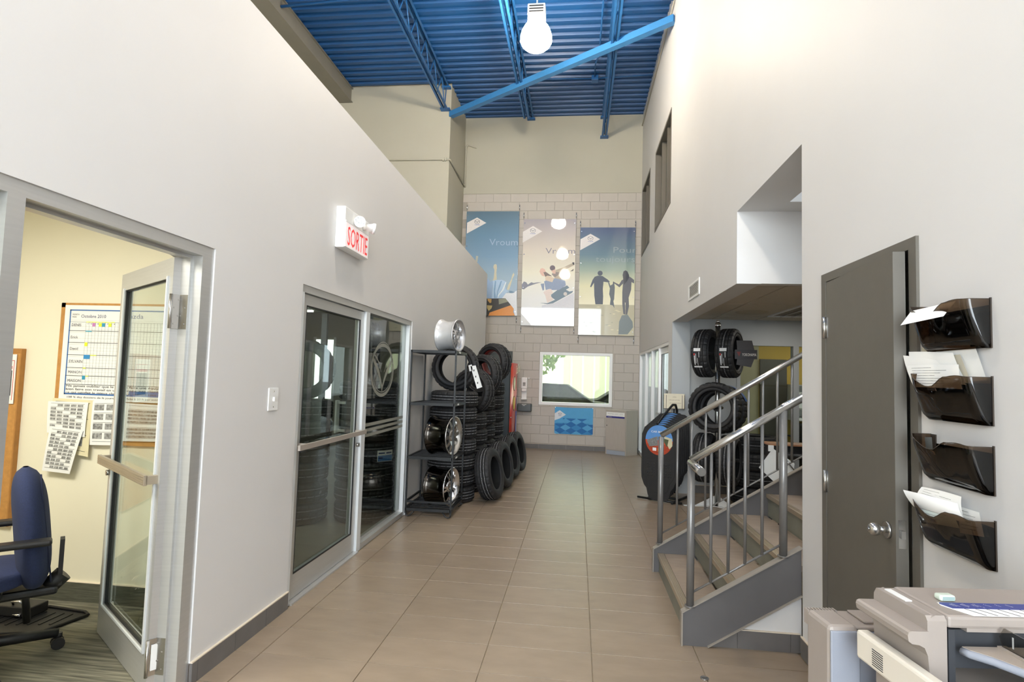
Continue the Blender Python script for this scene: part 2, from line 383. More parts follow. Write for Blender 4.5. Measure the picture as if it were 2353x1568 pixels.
gd = MB(); gd.box((-5.12, -10, 7.185), (-4.81, 11.14, 7.205)); gd.box((-4.985, -10, 7.2), (-4.965, 11.14, 7.49)); gd.box((-5.12, -10, 7.475), (-4.81, 11.14, 7.495)); gd.box((-4.90,-10,7.2),(-4.84,11.13,7.48))
struct('girder', gd, GIRD, label='grey painted steel girder under the blue deck')
db = MB(); p, q = Vector((-2.70, 11.16, 6.885)), Vector((1.325, 8.43, 6.975)); d = (q-p).normalized(); sd = d.cross(Vector((0, 0, 1))).normalized()*.055; uz = Vector((0, 0, .055))
db.add([p-sd-uz, p+sd-uz, p+sd+uz, p-sd+uz, q-sd-uz, q+sd-uz, q+sd+uz, q-sd+uz], [(0, 1, 2, 3), (4, 5, 6, 7), (0, 1, 5, 4), (1, 2, 6, 5), (2, 3, 7, 6), (3, 0, 4, 7)])
struct('cross_brace', db, mat('brace_blue', (62, 128, 186), .4, noise=.04), label='light blue square tube brace running across the hall')
pp = MB(); pp.path([(-4.83, 8.25, 7.34), (-2.8, 8.2, 7.40), (-1.2, 8.32, 7.36), (.47, 8.4, 7.38), (1.32, 8.5, 7.33)], .022); struct('bridging_pipe', pp, BLUE)
cb = thing('junction_box', 'blue painted electrical box with conduits under the deck', 'electrical box', (.2, 10.93, 7.42))
part('box', cb, BLUE, ('cbox', (.14, 10.86, 7.38), (.27, 11.0, 7.48), .006))
part('conduit', cb, BLUE, ('path', [(.2, 10.86, 7.44), (.2, 10.4, 7.44), (.26, 10.1, 7.44), (.28, 6.0, 7.44)], .014, 6))
part('conduit', cb, BLUE, ('path', [(.14, 10.93, 7.44), (-1.18, 10.9, 7.45)], .010, 6))
part('conduit', cb, BLUE, ('path', [(.27, 10.93, 7.44), (XR-.03, 10.9, 7.46)], .010, 6))
ct = thing('wall_conduit', 'beige conduit run along the pillar wall', 'conduit', (-3.4, 11.12, 5.93))
part('pipe', ct, WALLD, ('path', [(-5.2, 11.115, 5.935), (-2.72, 11.115, 5.935), (-2.68, 11.12, 5.93), (-2.675, 11.2, 5.92), (-2.675, 12.6, 5.88)], .016))
part('clip', ct, WALLD, ('box', (-2.83, 11.10, 5.90), (-2.80, 11.139, 5.97)), ('box', (-2.78, 11.10, 5.90), (-2.76, 11.139, 5.97)))
c2 = thing('corner_conduit', 'beige vertical conduit with elbow in the far left corner', 'conduit', (-2.66, 12.6, 6.3))
part('pipe', c2, WALLD, ('path', [(-2.665, 12.61, 5.86), (-2.665, 12.61, 6.80), (-2.62, 12.6, 6.85), (-2.45, 12.63, 6.80), (-2.42, 12.64, 6.80)], .02))
c3 = thing('ceiling_edge_conduit', 'thin beige conduit high along the right wall', 'conduit', (1.3, 9, 7.2))
part('pipe', c3, WALLD, ('path', [(1.305, 5, 7.22), (1.305, 12.6, 7.22)], .012))
# ------------------------------------------------------------------ hanging lamps
def lamp(x, y, zb, label):
    t = thing('high_bay_lamp', label, 'lamp', (x, y, zb), 'high bay lamps of the hall')
    em = mat('lit_refractor', (255, 250, 240), .4, emit=(255, 240, 216), es=LAMP, noise=.01)
    em2 = mat('lit_neck', (250, 245, 235), .4, emit=(255, 236, 210), es=6, noise=.01)
    m = MB(); m.lathe([(.001, 0), (.09, .005), (.15, .03), (.20, .075), (.225, .13), (.222, .19), (.205, .26), (.17, .33), (.13, .375), (.125, .39)], 20, None, 'z', (x, y, zb)); m.build('refractor', em, t)
    m = MB(); m.lathe([(.125, .39), (.13, .42), (.125, .46), (.13, .47)], 20, None, 'z', (x, y, zb)); m.build('neck', em2, t)
    m = MB(); m.cbox((x-.125, y-.10, zb+.47), (x+.125, y+.10, zb+.63), .015)
    for k in range(3): m.box((x-.10, y-.104, zb+.50+.04*k), (x+.10, y-.10, zb+.515+.04*k), GASK)
    m.mats = [WHITE, GASK]; m.mi = [1 if i >= len(m.f)-18 else 0 for i in range(len(m.f))]; m.build('ballast_housing', None, t)
    part('stem', t, WHITE, ('tube', (x, y, zb+.63), (x, y, ZD), .012))
    return t
lamp(-.69, 7.75, 6.17, 'glowing bell shaped lamp hanging under the blue deck')
lamp(-.69, 3.2, 6.17, 'high bay lamp above the stair foot, just outside the picture')
lamp(-.69, -1.2, 6.17, 'high bay lamp behind the camera')
# ------------------------------------------------------------------ office front on the left: frame, open glass door
d1 = struct('door_1', label='silver aluminium office front with an open glass door')
xo, xi = XL-.008, XL-.112
part('frame_jamb', d1, ALU, ('box', (xi, 2.615, 0), (xo, 2.70, 2.168)), ('box', (xi, 2.60, 0), (xi+.05, 2.615, 2.12)))
part('frame_head', d1, ALU, ('box', (xi, .55, 2.115), (xo, 2.615, 2.168)), ('box', (xi, .55, 2.10), (xi+.05, 2.6, 2.115)))
part('mullion', d1, ALU, ('box', (xi, 1.632, 0), (xo, 1.695, 2.115)))
part('frame_jamb', d1, ALU, ('box', (xi, .55, 0), (xo, .61, 2.115)))
part('sill', d1, ALU, ('box', (xi, .61, 0), (xo, 1.632, .1)))
part('side_light', d1, GLASS, ('box', (xi+.05, .61, .1), (xi+.056, 1.632, 2.115)))
hx, hy = -1.972, 2.588; dx, dy = -.81, .585; nrm = Vector((-.585, -.81, 0)); LD = Matrix(((dx, nrm.x, 0, hx), (dy, nrm.y, 0, hy), (0, 0, 1, 0), (0, 0, 0, 1)))
# leaf frame: u along the leaf, w towards the corridor side, z up
lf = MB(); T = .022
for a, b in (((.004, -T, .012), (.075, T, 2.10)), ((.855, -T, .012), (.926, T, 2.10)), ((.075, -T, 2.0), (.855, T, 2.10)), ((.075, -T, .012), (.855, T, .19))): lf.box(a, b, None, LD)
leaf = lf.build('door_leaf', ALU, d1)
g = MB(); g.box((.083, -.004, .198), (.847, .004, 1.992), None, LD); g.build('glass_pane', GLASS, leaf)
g = MB()
for a, b in (((.075, -.012, .19), (.081, .012, 2.0)), ((.849, -.012, .19), (.855, .012, 2.0)), ((.075, -.012, .19), (.855, .012, .196)), ((.075, -.012, 1.994), (.855, .012, 2.0))): g.box(a, b, None, LD)
g.build('gasket', GASK, leaf)
g = MB()
for a, b in (((.062, T, .18), (.080, T+.008, 2.01)), ((.840, T, .18), (.858, T+.008, 2.01)), ((.064, T, .18), (.856, T+.008, .192))): g.box(a, b, None, LD)
g.build('glazing_bead', ALUW, leaf)
g = MB(); g.box((.03, T+.045, .985), (.915, T+.06, 1.035), None, LD)
for k in range(4): g.box((.04, T+.06, .99+.011*k), (.905, T+.063, .996+.011*k), None, LD)
g.box((.03, T, .99), (.06, T+.05, 1.03), None, LD); g.box((.885, T, .99), (.915, T+.05, 1.03), None, LD); g.build('push_bar', mat('bronze_bar', (178, 166, 146), .4, metal=.5, noise=.03), leaf)
g = MB(); g.tube(LD @ Vector((.89, T, .93)), LD @ Vector((.89, T+.02, .93)), .016, 12); g.tube(LD @ Vector((.89, -T, .93)), LD @ Vector((.89, -T-.02, .93)), .016, 12); g.build('lock_cylinder', STEEL, leaf)
for zc in (1.83, .18):
    g = MB(); g.box((-.001, -.02, zc-.085), (.003, .02, zc+.085), None, LD); g.tube(LD @ Vector((-.006, .028, zc-.085)), LD @ Vector((-.006, .028, zc+.085)), .008, 8)
    g.box((xi-.001-.0, 2.597, zc-.085), (xi+.05, 2.6, zc+.085))
    for k in range(4):
        g.tube(LD @ Vector((-.002, (-1)**k*.009, zc-.06+.04*k)), LD @ Vector((-.004, (-1)**k*.009, zc-.06+.04*k)), .004, 8)
        g.tube((xi+.024+(-1)**k*.01, 2.597, zc-.06+.04*k), (xi+.024+(-1)**k*.01, 2.594, zc-.06+.04*k), .004, 8)
    hg = g.build('hinge', STEEL, leaf)
st = MB(); st.box((-.0035, -.016, .12), (-.0045, .012, .24), None, LD); st.build('hinge_label', PAPER, leaf)
g = MB(); g.path([LD @ Vector((.60, -.03, 2.115)), LD @ Vector((.2, -.06, 2.13)), (-1.99, 2.45, 2.135)], .010, 6); g.box((.05, -.07, 2.02), (.30, -T, 2.08), None, LD); g.build('door_closer', ALU, leaf)
g = MB(); g.box((.88, -T-.01, .14), (.915, -T, .20), None, LD); g.path([LD @ Vector((.90, -T-.012, .17)), LD @ Vector((.945, -.06, .05)), LD @ Vector((.95, -.065, .015))], .011, 8); g.tube(LD @ Vector((.95, -.065, .03)), LD @ Vector((.951, -.066, .004)), .016, 10); g.build('kick_stop', CHR, leaf)
# office room
ow = MB(); ow.box((-4.4, 3.50, 0), (XL-.12, 3.62, 3.5)); struct('wall_office_back', ow, CREAM)
ow = MB(); ow.box((-4.5, -2, 0), (-4.4, 3.62, 3.5)); ow.box((-4.4, -2.1, 0), (XL-.12, -2, 3.5)); struct('wall_office_side', ow, CREAM)
ow = MB(); ow.box((-4.4, -2, 2.75), (XL-.12, 3.5, 2.8)); struct('ceiling_office', ow, mat('office_ceiling', (200, 192, 170), .9, noise=.03))
ow = MB(); ow.box((-4.4, 3.488, .002), (XL-.12, 3.5, .125)); ow.box((-4.4, 3.486, .125), (XL-.12, 3.5, .129), BTRIM); ow.mats = [CBASE, BTRIM]; ow.mi = [0]*6+[1]*6; struct('baseboard_office', ow, None)
# schedule board
YO = 3.5
cbd = thing('cork_board', 'large cork board with brown frame behind the open glass door', 'cork board', (-3.05, YO, 1.5))
m = MB(); m.box((-3.49, YO-.008, 1.035), (-2.50, YO, 1.965)); m.build('cork_sheet', mat('cork', (206, 160, 98), .9, noise=.2, scale=60), cbd)
m = MB()
for a, b in (((-3.495, 1.03), (-3.465, 1.97)), ((-2.53, 1.03), (-2.5, 1.97)), ((-3.495, 1.94), (-2.5, 1.97)), ((-3.495, 1.03), (-2.5, 1.06))): m.box((a[0], YO-.02, a[1]), (b[0], YO, b[1]))
m.build('frame', CORK, cbd)
sh = thing('work_schedule', 'big white monthly schedule sheet with coloured squares', 'schedule', (-3.0, YO-.022, 1.64))
X0, X1, Z0, Z1 = -3.425, -2.605, 1.352, 1.925
YS = YO-.0225
part('sheet', sh, PAPER, ('box', (-3.463, YS, 1.315), (-2.56, YS+.0015, 1.955)))
SB = mat('schedule_blue', (60, 110, 175), .6, noise=.02)
m = MB(); y0_ = YS-.001
for a, b in (((X0, Z0), (X0+.008, Z1)), ((X1-.008, Z0), (X1, Z1)), ((X0, Z1-.008), (X1, Z1)), ((X0, Z0), (X1, Z0+.010)), ((-2.95, Z0+.01), (X1, Z0+.035))): m.box((a[0], y0_, a[1]), (b[0], YS, b[1]))
m.build('blue_border', SB, sh)
m = MB(); hl_ = [.25, .39, .535, .685, .78, .88]
for f in hl_: zz = Z1-(Z1-Z0)*f; m.box((X0, y0_, zz-.0015), (X1, YS, zz+.0015))
m.box((X0, y0_, Z1-.085), (X1, YS, Z1-.0835)); m.build('row_line', INK, sh)
m = MB(); xc = X0+.125
for i in range(29): m.box((xc+.0238*i, y0_, Z0+.07), (xc+.0238*i+.0009, YS, Z1-.085))
for i in range(22): zz = Z0+.07+.0205*i; m.box((X0 if i % 2 else xc, y0_, zz), (X1, YS, zz+.0008))
m.build('grid_line', mat('grid_grey', (168, 172, 170), .7, noise=.05), sh)
ex, ez = (1, 0, 0), (0, 0, 1); BI = mat('pen_blue', (50, 60, 110), .7, noise=.05); GP = mat('pencil', (92, 92, 100), .7, noise=.05)
for nm, f in (('DENIS', .19), ('Erick', .335), ('David', .47), ('SYLVAIN', .62), ('MANON', .745), ('MAISON', .845)): text('name_lettering', nm, (X0+.018, y0_-.0003, Z1-(Z1-Z0)*f-.004), ex, ez, .027, GP, sh)
text('heading_lettering', 'MONTH', (X0+.02, y0_, Z1-.038), ex, ez, .014, GP, sh); text('heading_lettering', 'MOIS', (X0+.02, y0_, Z1-.055), ex, ez, .014, GP, sh)
text('date_lettering', 'Octobre 2010', (X0+.085, y0_, Z1-.055), ex, ez, .032, BI, sh)
text('day_lettering', '  '.join(str(i) for i in range(1, 10)), (X0+.135, y0_, Z1-.10), ex, ez, .014, GP, sh, width=.20)
text('brand_lettering', 'mazda', (X0+.40, y0_, Z1-.055), ex, ez, .045, mat('brand_blue', (40, 70, 140), .6, noise=.02), sh, width=.14)
for k, s in enumerate(('Ne jamais oublier que le but de faire une équipe est de', 'bien faire son travail en une journée, nos clients sont la', 'ce qui satisfait le mieux chaque jour, merci à tous et à vous')): text('note_lettering', s, (X0+.012, y0_-.0005, Z0+.052-.022*k), ex, ez, .021, INK, sh, width=.79, off=.002)
text('note_lettering', '100 % des dossiers de la journée sont faits à 20 h par votre équipe', (X0+.02, y0_, Z0-.022), ex, ez, .018, INK, sh, width=.76, off=.002)
for (cx, f, w, h, c) in ((3, .17, 1, .024, (200, 130, 190)), (5, .17, 1, .024, (225, 240, 60)), (6, .17, 1, .024, (50, 150, 190)), (8, .17, 1, .024, (225, 240, 60)), (1, .155, 9, .005, (225, 235, 80)), (1, .262, 2, .007, (60, 160, 190)),
                       (1, .40, 1, .026, (225, 240, 50)), (1, .545, 2, .028, (50, 140, 200)), (3, .545, 2, .006, (225, 235, 80)), (1, .695, 1, .007, (215, 225, 70)), (1, .79, 1, .026, (50, 150, 185)), (2, .79, 1, .006, (215, 225, 80))):
    x_ = X0+.125+.0238*(cx-1)-.0238*0; zt_ = Z1-(Z1-Z0)*f+.008
    part('colour_square', sh, mat('mark_%d_%d_%d' % c, c, .6, noise=.03), ('box', (x_+.001, y0_-.0006, zt_-h), (x_+.0238*w-.001, y0_, zt_)))
def printed_sheet(name, label, quad, y, cat='paper', group=None, rows=6, cols=5, m=PAPER, img=False):
    """sheet of paper hanging on the office wall with rows of small print; quad = four (x, z) corners, top left first, clockwise"""
    t = thing(name, label, cat, (quad[0][0], y, quad[0][1]), group)
    Q = [Vector((a, y, b)) for a, b in quad]
    def P(u, v, d=0): p = (Q[0]*(1-u)+Q[1]*u)*(1-v)+(Q[3]*(1-u)+Q[2]*u)*v; p = p.copy(); p.y -= d+.012*sin(v*2.2)*.5; return p
    a = MB(); a.grid(lambda u, v: P(u, v), 2, 10); a.build('sheet', m, t)
    b = MB()
    for r in range(rows):
        v0 = .08+.86*r/rows; v1 = v0+.86/rows*.62
        for c in range(cols):
            u0 = .08+.84*c/cols; u1 = u0+.84/cols*.8
            if (r*7+c*3) % 5 == 0 and not img: continue
            b.add([P(u0, v0, .001), P(u1, v0, .001), P(u1, v1, .001), P(u0, v1, .001)], [(0, 1, 2, 3)])
    b.build('print', GINK, t)
    c_ = MB()
    for r in range(rows+1):
        v0 = .055+.86*r/rows; c_.add([P(.08, v0, .0012), P(.92, v0, .0012), P(.92, v0+.006, .0012), P(.08, v0+.006, .0012)], [(0, 1, 2, 3)])
    c_.build('rule', INK, t); return t
YEL = mat('yellowed_paper', (232, 222, 184), .8, noise=.03)
printed_sheet('flyer', 'yellowed back flyers under the price sheets on cork board', ((-3.50, 1.325), (-3.195, 1.318), (-3.205, .945), (-3.515, .985)), YO-.026, rows=3, cols=2, m=YEL)
printed_sheet('price_sheet', 'white price sheet with rows of small car pictures, upper', ((-3.525, 1.303), (-3.228, 1.304), (-3.232, 1.075), (-3.512, 1.095)), YO-.034, rows=8, cols=5)
printed_sheet('price_list', 'long white price sheet hanging tilted below the others', ((-3.485, 1.14), (-3.24, 1.12), (-3.31, .832), (-3.515, .845)), YO-.045, rows=11, cols=5)
printed_sheet('car_flyer', 'flyer with three cars pinned beside the price sheets', ((-3.20, 1.315), (-2.99, 1.322), (-2.99, 1.03), (-3.195, 1.025)), YO-.03, rows=4, cols=2, img=True)
printed_sheet('note_sheet', 'large plain white sheet seen through the glass door', ((-2.97, 1.31), (-2.56, 1.30), (-2.56, 1.07), (-2.97, 1.06)), YO-.028, rows=9, cols=1)
cb2 = thing('wooden_board', 'tall brown board on the office wall, half hidden by frame', 'board', (-4.0, YO, 1.0))
part('panel', cb2, CORK, ('box', (-4.39, YO-.03, .46), (-3.765, YO-.001, 1.62)))
part('frame_edge', cb2, mat('board_edge', (178, 124, 62), .6, noise=.1, scale=20), ('box', (-4.39, YO-.034, 1.62), (-3.755, YO-.001, 1.65)), ('box', (-3.765, YO-.034, .46), (-3.755, YO-.001, 1.62)))
n1 = thing('notice', 'white notice with a black and pink picture on brown board', 'paper', (-3.85, YO-.04, 1.45))
part('sheet', n1, PAPER, ('box', (-4.05, YO-.038, 1.275), (-3.785, YO-.034, 1.61)))
part('picture', n1, INK, ('box', (-4.0, YO-.0395, 1.33), (-3.81, YO-.038, 1.50)))
part('pink_border', n1, mat('pink', (214, 120, 120), .6, noise=.1), ('box', (-3.80, YO-.0395, 1.30), (-3.796, YO-.038, 1.57)), ('box', (-4.0, YO-.0395, 1.565), (-3.796, YO-.038, 1.57)), ('box', (-4.0, YO-.0395, 1.51), (-3.81, YO-.038, 1.53)))
# ------------------------------------------------------------------ glass entrance of the tyre storage, left wall
d2 = struct('door_2', label='silver aluminium glass door with etched side light in the left wall')
part('frame_head', d2, ALU, ('box', (xi, 3.645, 2.095), (xo, 6.225, 2.145)))
part('frame_jamb', d2, ALUW, ('box', (xi, 6.16, 0), (xo, 6.225, 2.095)))
part('frame_jamb', d2, ALUW, ('box', (xi, 3.645, 0), (xo, 3.69, 2.095)))
part('mullion', d2, ALUW, ('box', (xi, 4.85, 0), (xo, 4.935, 2.095)))
part('threshold', d2, ALU, ('box', (xi, 3.69, -.004), (xo+.02, 4.85, .012)))
part('sill', d2, ALU, ('box', (xi, 4.935, 0), (xo, 6.16, .05)), ('box', (xi+.03, 4.935, .05), (xo-.04, 6.16, .075)))
lf = MB(); xa, xb = XL-.075, XL-.03
for a, b in (((3.695, .015), (3.77, 2.09)), ((4.77, .015), (4.845, 2.09)), ((3.77, 2.015), (4.77, 2.09)), ((3.77, .015), (4.77, .175))): lf.box((xa, a[0], a[1]), (xb, b[0], b[1]))
leaf2 = lf.build('door_leaf', ALU, d2)
part('glass_pane', leaf2, GLASSD, ('box', (XL-.055, 3.77, .175), (XL-.049, 4.77, 2.015)))
g = MB(); 
for a, b in (((3.77, .175), (3.778, 2.015)), ((4.762, .175), (4.77, 2.015)), ((3.77, .175), (4.77, .183)), ((3.77, 2.007), (4.77, 2.015))): g.box((xb-.01, a[0], a[1]), (xb+.001, b[0], b[1]))
g.build('gasket', GASK, leaf2)
part('push_bar', leaf2, mat('bar_taupe', (176, 166, 156), .4, metal=.3, noise=.03), ('box', (XL+.045, 3.60, 1.03), (XL+.062, 4.79, 1.065)), ('box', (xb, 3.74, 1.035), (XL+.05, 3.76, 1.06)), ('box', (xb, 4.76, 1.035), (XL+.05, 4.785, 1.06)))
part('pull_handle', leaf2, ALUW, ('box', (XL-.13, 4.55, 1.05), (XL-.115, 4.61, 1.32)), ('box', (XL-.12, 4.57, 1.06), (XL-.055, 4.59, 1.08)), ('box', (XL-.12, 4.57, 1.29), (XL-.055, 4.59, 1.31)))
part('lock_cylinder', leaf2, STEEL, ('tube', (xb, 4.808, .93), (xb+.02, 4.808, .93), .018, 14))
part('glass_pane', d2, GLASSD, ('box', (XL-.055, 4.935, .075), (XL-.049, 6.16, 2.095)))
FR = mat('etched_film', (168, 168, 158), .8, noise=.03, alpha=.62)
XF = XL-.047
def ring(mb, cy, cz, ry, rz, t, a0=0, a1=360, n=48):
    pts = []
    for k in range(n):
        A, B = R(a0+(a1-a0)*k/n), R(a0+(a1-a0)*(k+1)/n)
        mb.add([(XF, cy+ry*cos(A), cz+rz*sin(A)), (XF, cy+(ry-t)*cos(A), cz+(rz-t)*sin(A)), (XF, cy+(ry-t)*cos(B), cz+(rz-t)*sin(B)), (XF, cy+ry*cos(B), cz+rz*sin(B))], [(0, 1, 2, 3)])
m = MB(); cy, cz = 5.44, 1.585
ring(m, cy, cz, .335, .262, .034); ring(m, cy, cz+.03, .30, .25, .010)
def wing(s):
    c = [(.30, .10), (.20, .02), (.10, -.07), (.02, -.17), (0, -.22), (0, -.15), (.03, -.10), (.10, .0), (.20, .075), (.29, .135)]
    m.poly([(XF, cy+s*a, cz+b) for a, b in c])
    c = [(.27, .135), (.17, .085), (.09, .03), (.04, -.05), (.05, -.05), (.10, .022), (.18, .075), (.28, .12)]
    m.poly([(XF, cy+s*a, cz+b+.03) for a, b in c])
wing(1); wing(-1); m.build('etched_emblem', FR, d2, rec=False)
for k, (za, zb_) in enumerate(((1.063, 1.092), (1.016, 1.043), (.968, .995))):
    part('etched_stripe', d2, FR, ('box', (XF-.0005, 4.937, za), (XF, 6.158, zb_)))
# storage room behind it
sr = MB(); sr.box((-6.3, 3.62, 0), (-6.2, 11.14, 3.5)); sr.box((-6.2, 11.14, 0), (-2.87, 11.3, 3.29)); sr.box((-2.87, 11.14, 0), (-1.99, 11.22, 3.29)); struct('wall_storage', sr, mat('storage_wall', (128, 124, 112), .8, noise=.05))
LITW = mat('lit_daylight_pane', (235, 245, 240), .5, emit=(232, 245, 238), es=3.2, noise=.02)
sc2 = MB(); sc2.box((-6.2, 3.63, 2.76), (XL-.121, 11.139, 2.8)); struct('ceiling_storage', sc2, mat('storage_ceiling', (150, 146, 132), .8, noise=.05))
w2 = struct('window_2', label='bright windows at the far end of the tyre storage')
for a, b in ((-6.1, -5.62), (-5.33, -4.95)):
    part('pane', w2, LITW, ('box', (a, 11.125, 1.0), (b, 11.135, 2.2)))
    part('frame', w2, ALU, ('box', (a-.05, 11.10, .95), (a, 11.138, 2.25)), ('box', (b, 11.10, .95), (b+.05, 11.138, 2.25)))
for k, (x, y, w_) in enumerate(((-5.0, 9.6, 'far left lit strip light'), (-3.6, 9.6, 'far right lit strip light'), (-4.6, 8.2, 'middle lit strip light'), (-3.4, 7.6, 'nearest lit strip light'))):
    t = thing('strip_light', w_+' on the tyre storage ceiling', 'light', (x, y, 2.6), 'strip lights of the tyre storage')
    part('tube_lamp', t, mat('lit_tube', (255, 255, 240), .4, emit=(250, 255, 235), es=5, noise=.01), ('box', (x-.3, y-.04, 2.60), (x+.3, y+.04, 2.63))); part('housing', t, WHITE, ('box', (x-.32, y-.06, 2.63), (x+.32, y+.06, 2.70)), ('box', (x-.1, y-.02, 2.70), (x+.1, y+.02, 2.75)))
for k, x in enumerate((-5.45, -4.6)):
    t = thing('storage_post', ('left', 'right')[k]+' grey upright post of a shelf at the far end of storage', 'post', (x, 9.9, 0), 'shelf posts in the storage')
    part('post', t, mat('post_grey', (120, 124, 130), .5, metal=.2, noise=.05), ('box', (x-.05, 9.88, 0), (x+.05, 9.95, 2.6))); part('foot', t, BLKM, ('box', (x-.08, 9.83, 0), (x+.08, 10, .02)))
# ------------------------------------------------------------------ tyres
def tyre_mesh(name, Rr, W, Rb, stripes, nseg=96, blocks=4, aggressive=False):
    h = W/2; P = []   # (axial, radius, kind)
    def groove(a, w=.012, d=.009): return [(a-w/2, Rr, 0), (a-w/2, Rr-d, 3), (a+w/2, Rr-d, 3), (a+w/2, Rr, 0)]
    cr = lambda a: Rr-.010*(abs(a)/h)**3
    P += [(-.86*h, Rr-.014, 1), (-.70*h, cr(.7*h), 1)]
    for c in (-.52, -.18, .18, .52): P += groove(c*h)
    P += [(.70*h, cr(.7*h), 1), (.86*h, Rr-.014, 1), (.95*h, Rr-.032, 2), (1.0*h, Rr-.065, 2), (1.0*h, Rb+.055, 2), (.94*h, Rb+.028, 2), (.95*h, Rb+.02, 2), (.84*h, Rb+.006, 2), (.74*h, Rb, 2), (.72*h, Rb+.012, 3), (.86*h, Rb+.06, 3), (.84*h, Rr-.04, 3), (.5*h, Rr-.020, 3),
          (-.5*h, Rr-.020, 3), (-.84*h, Rr-.04, 3), (-.86*h, Rb+.06, 3), (-.72*h, Rb+.012, 3), (-.74*h, Rb, 2), (-.84*h, Rb+.006, 2), (-.95*h, Rb+.02, 2), (-.94*h, Rb+.028, 2), (-1.0*h, Rb+.055, 2), (-1.0*h, Rr-.065, 2), (-.95*h, Rr-.032, 2)]
    vs = []; k = len(P)
    for i in range(nseg):
        for n, (a, r, kd) in enumerate(P):
            t = 2*pi*(i + (.5 if (a > 0 and kd < 2) else 0))/nseg
            rr = r
            if kd < 2 and i % blocks == 0: rr -= .007 if not aggressive else .011
            if aggressive and kd == 2 and abs(a) > .93*h and r > Rr-.05 and i % blocks < 2: rr -= .008
            vs.append((rr*cos(t), rr*sin(t), a))
    fs = []; mi = []; sm = []
    for i in range(nseg):
        j = (i+1) % nseg
        for a in range(k):
            b = (a+1) % k; fs.append((i*k+a, j*k+a, j*k+b, i*k+b)); pa, pb = P[a], P[b]
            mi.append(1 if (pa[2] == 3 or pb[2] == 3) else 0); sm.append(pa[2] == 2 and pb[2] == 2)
    if stripes:
        for c in stripes:
            for n in range(k):
                if P[n][2] in (0, 1) and P[(n+1) % k][2] in (0, 1) and abs((P[n][0]+P[(n+1) % k][0])/2-c*h) < .1*h:
                    pass
    me = bpy.data.meshes.new(name); me.from_pydata([Vector(v) for v in vs], [], fs)
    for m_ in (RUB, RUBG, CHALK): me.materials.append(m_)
    me.polygons.foreach_set('material_index', mi); me.polygons.foreach_set('use_smooth', sm)
    bm = bmesh.new(); bm.from_mesh(me)
    # thin pale manufacturing lines round the tread
    for c in stripes or []:
        for i in range(nseg):
            t0, t1 = 2*pi*i/nseg, 2*pi*(i+1)/nseg; w = .003; rr = Rr+.0006-.010*abs(c)**3
            if i % blocks == 0: rr -= .004
            q = [bm.verts.new((rr*cos(t), rr*sin(t), a)) for t, a in ((t0, c*h-w), (t1, c*h-w), (t1, c*h+w), (t0, c*h+w))]; f = bm.faces.new(q); f.material_index = 2
    bmesh.ops.recalc_face_normals(bm, faces=bm.faces); bm.to_mesh(me); bm.free(); return me
TA = tyre_mesh('tyre', .298, .193, .195, (-.36, .0, .36)); TB = tyre_mesh('tyre', .312, .208, .205, (-.34, .36)); TC = tyre_mesh('tyre', .315, .215, .205, None, aggressive=True)
TD = tyre_mesh('tyre', .312, .218, .208, (0,)); TE = tyre_mesh('tyre', .322, .20, .20, (-.02, .36))
def put_tyre(me, loc, axis, label, group=None, spin=0, name='tyre'):
    o = bpy.data.objects.new(name, me); COL.objects.link(o); o.location = loc
    q = Vector(axis).normalized().to_track_quat('Z', 'Y'); o.rotation_mode = 'QUATERNION'; o.rotation_quaternion = q @ Matrix.Rotation(spin, 3, 'Z').to_quaternion()
    tag(o, label, 'tyre', group); return o
ORD = ['bottom', 'second', 'third', 'fourth', 'fifth', 'sixth', 'seventh', 'eighth', 'ninth']
def stack(me, x, y, n, h, where, group, jit=.012, dz=0):
    for k in range(n):
        lab = ('%s tyre from the floor in the %s' % (ORD[k], where)) if k else ('bottom tyre on the floor in the %s' % where)
        put_tyre(me, (x+random.uniform(-jit, jit), y+random.uniform(-jit, jit), dz+h*(k+.5)), (0, 0, 1), lab, group, random.uniform(0, 6))
stack(TA, -1.545, 7.13, 7, .194, 'wall stack right behind the black wheel rack', 'tyres stacked along the left wall')
stack(TB, -1.53, 7.80, 5, .209, 'second wall stack behind the wheel rack', 'tyres stacked along the left wall')
stack(TB, -1.52, 8.48, 6, .209, 'third wall stack, before the farthest one', 'tyres stacked along the left wall')
stack(TB, -1.48, 9.16, 7, .209, 'farthest wall stack, next to the vending machine', 'tyres stacked along the left wall')
put_tyre(TA, (-1.545, 7.13, 1.359+.297), (-.05, -1, .05), 'thin walled tyre standing on the nearest stack, wall seen through its hole', None)
put_tyre(TB, (-1.43, 7.80, 1.046+.300), (-.38, -.9, .05), 'tyre standing low on the second wall stack, tread to the right')
put_tyre(TB, (-1.40, 8.45, 1.255+.310), (-.50, -.86, .04), 'tyre standing on the third stack, behind the long white tag')
tt_ = put_tyre(TB, (-1.35, 9.12, 1.464+.311), (-.52, -.85, .0), 'topmost tyre on the farthest stack, red showing in its hole')
m = MB(); m.lathe([(.200, -.07), (.200, .07), (.194, .07), (.194, -.07)], 32, None, 'z', closed=True); m.build('red_liner', mat('liner_red', (96, 20, 18), .5, noise=.05), tt_)
tg = thing('price_tag', 'long white price tag with black marks hanging on a tyre', 'tag', (-1.2, 7.0, 1.6))
tp = [at(1081, 842, y=7.0), at(1093, 840, y=7.0), at(1108, 890, y=7.0), at(1096, 894, y=7.0)]
part('tag_card', tg, PAPER, ('prism', tp, (0, .003, 0)))
for k in range(3):
    a = tp[0].lerp(tp[3], .2+.28*k).lerp(tp[1].lerp(tp[2], .2+.28*k), .3); part('tag_mark', tg, INK, ('box', a+Vector((.002, -.002, -.010)), a+Vector((.014, 0, .012))))
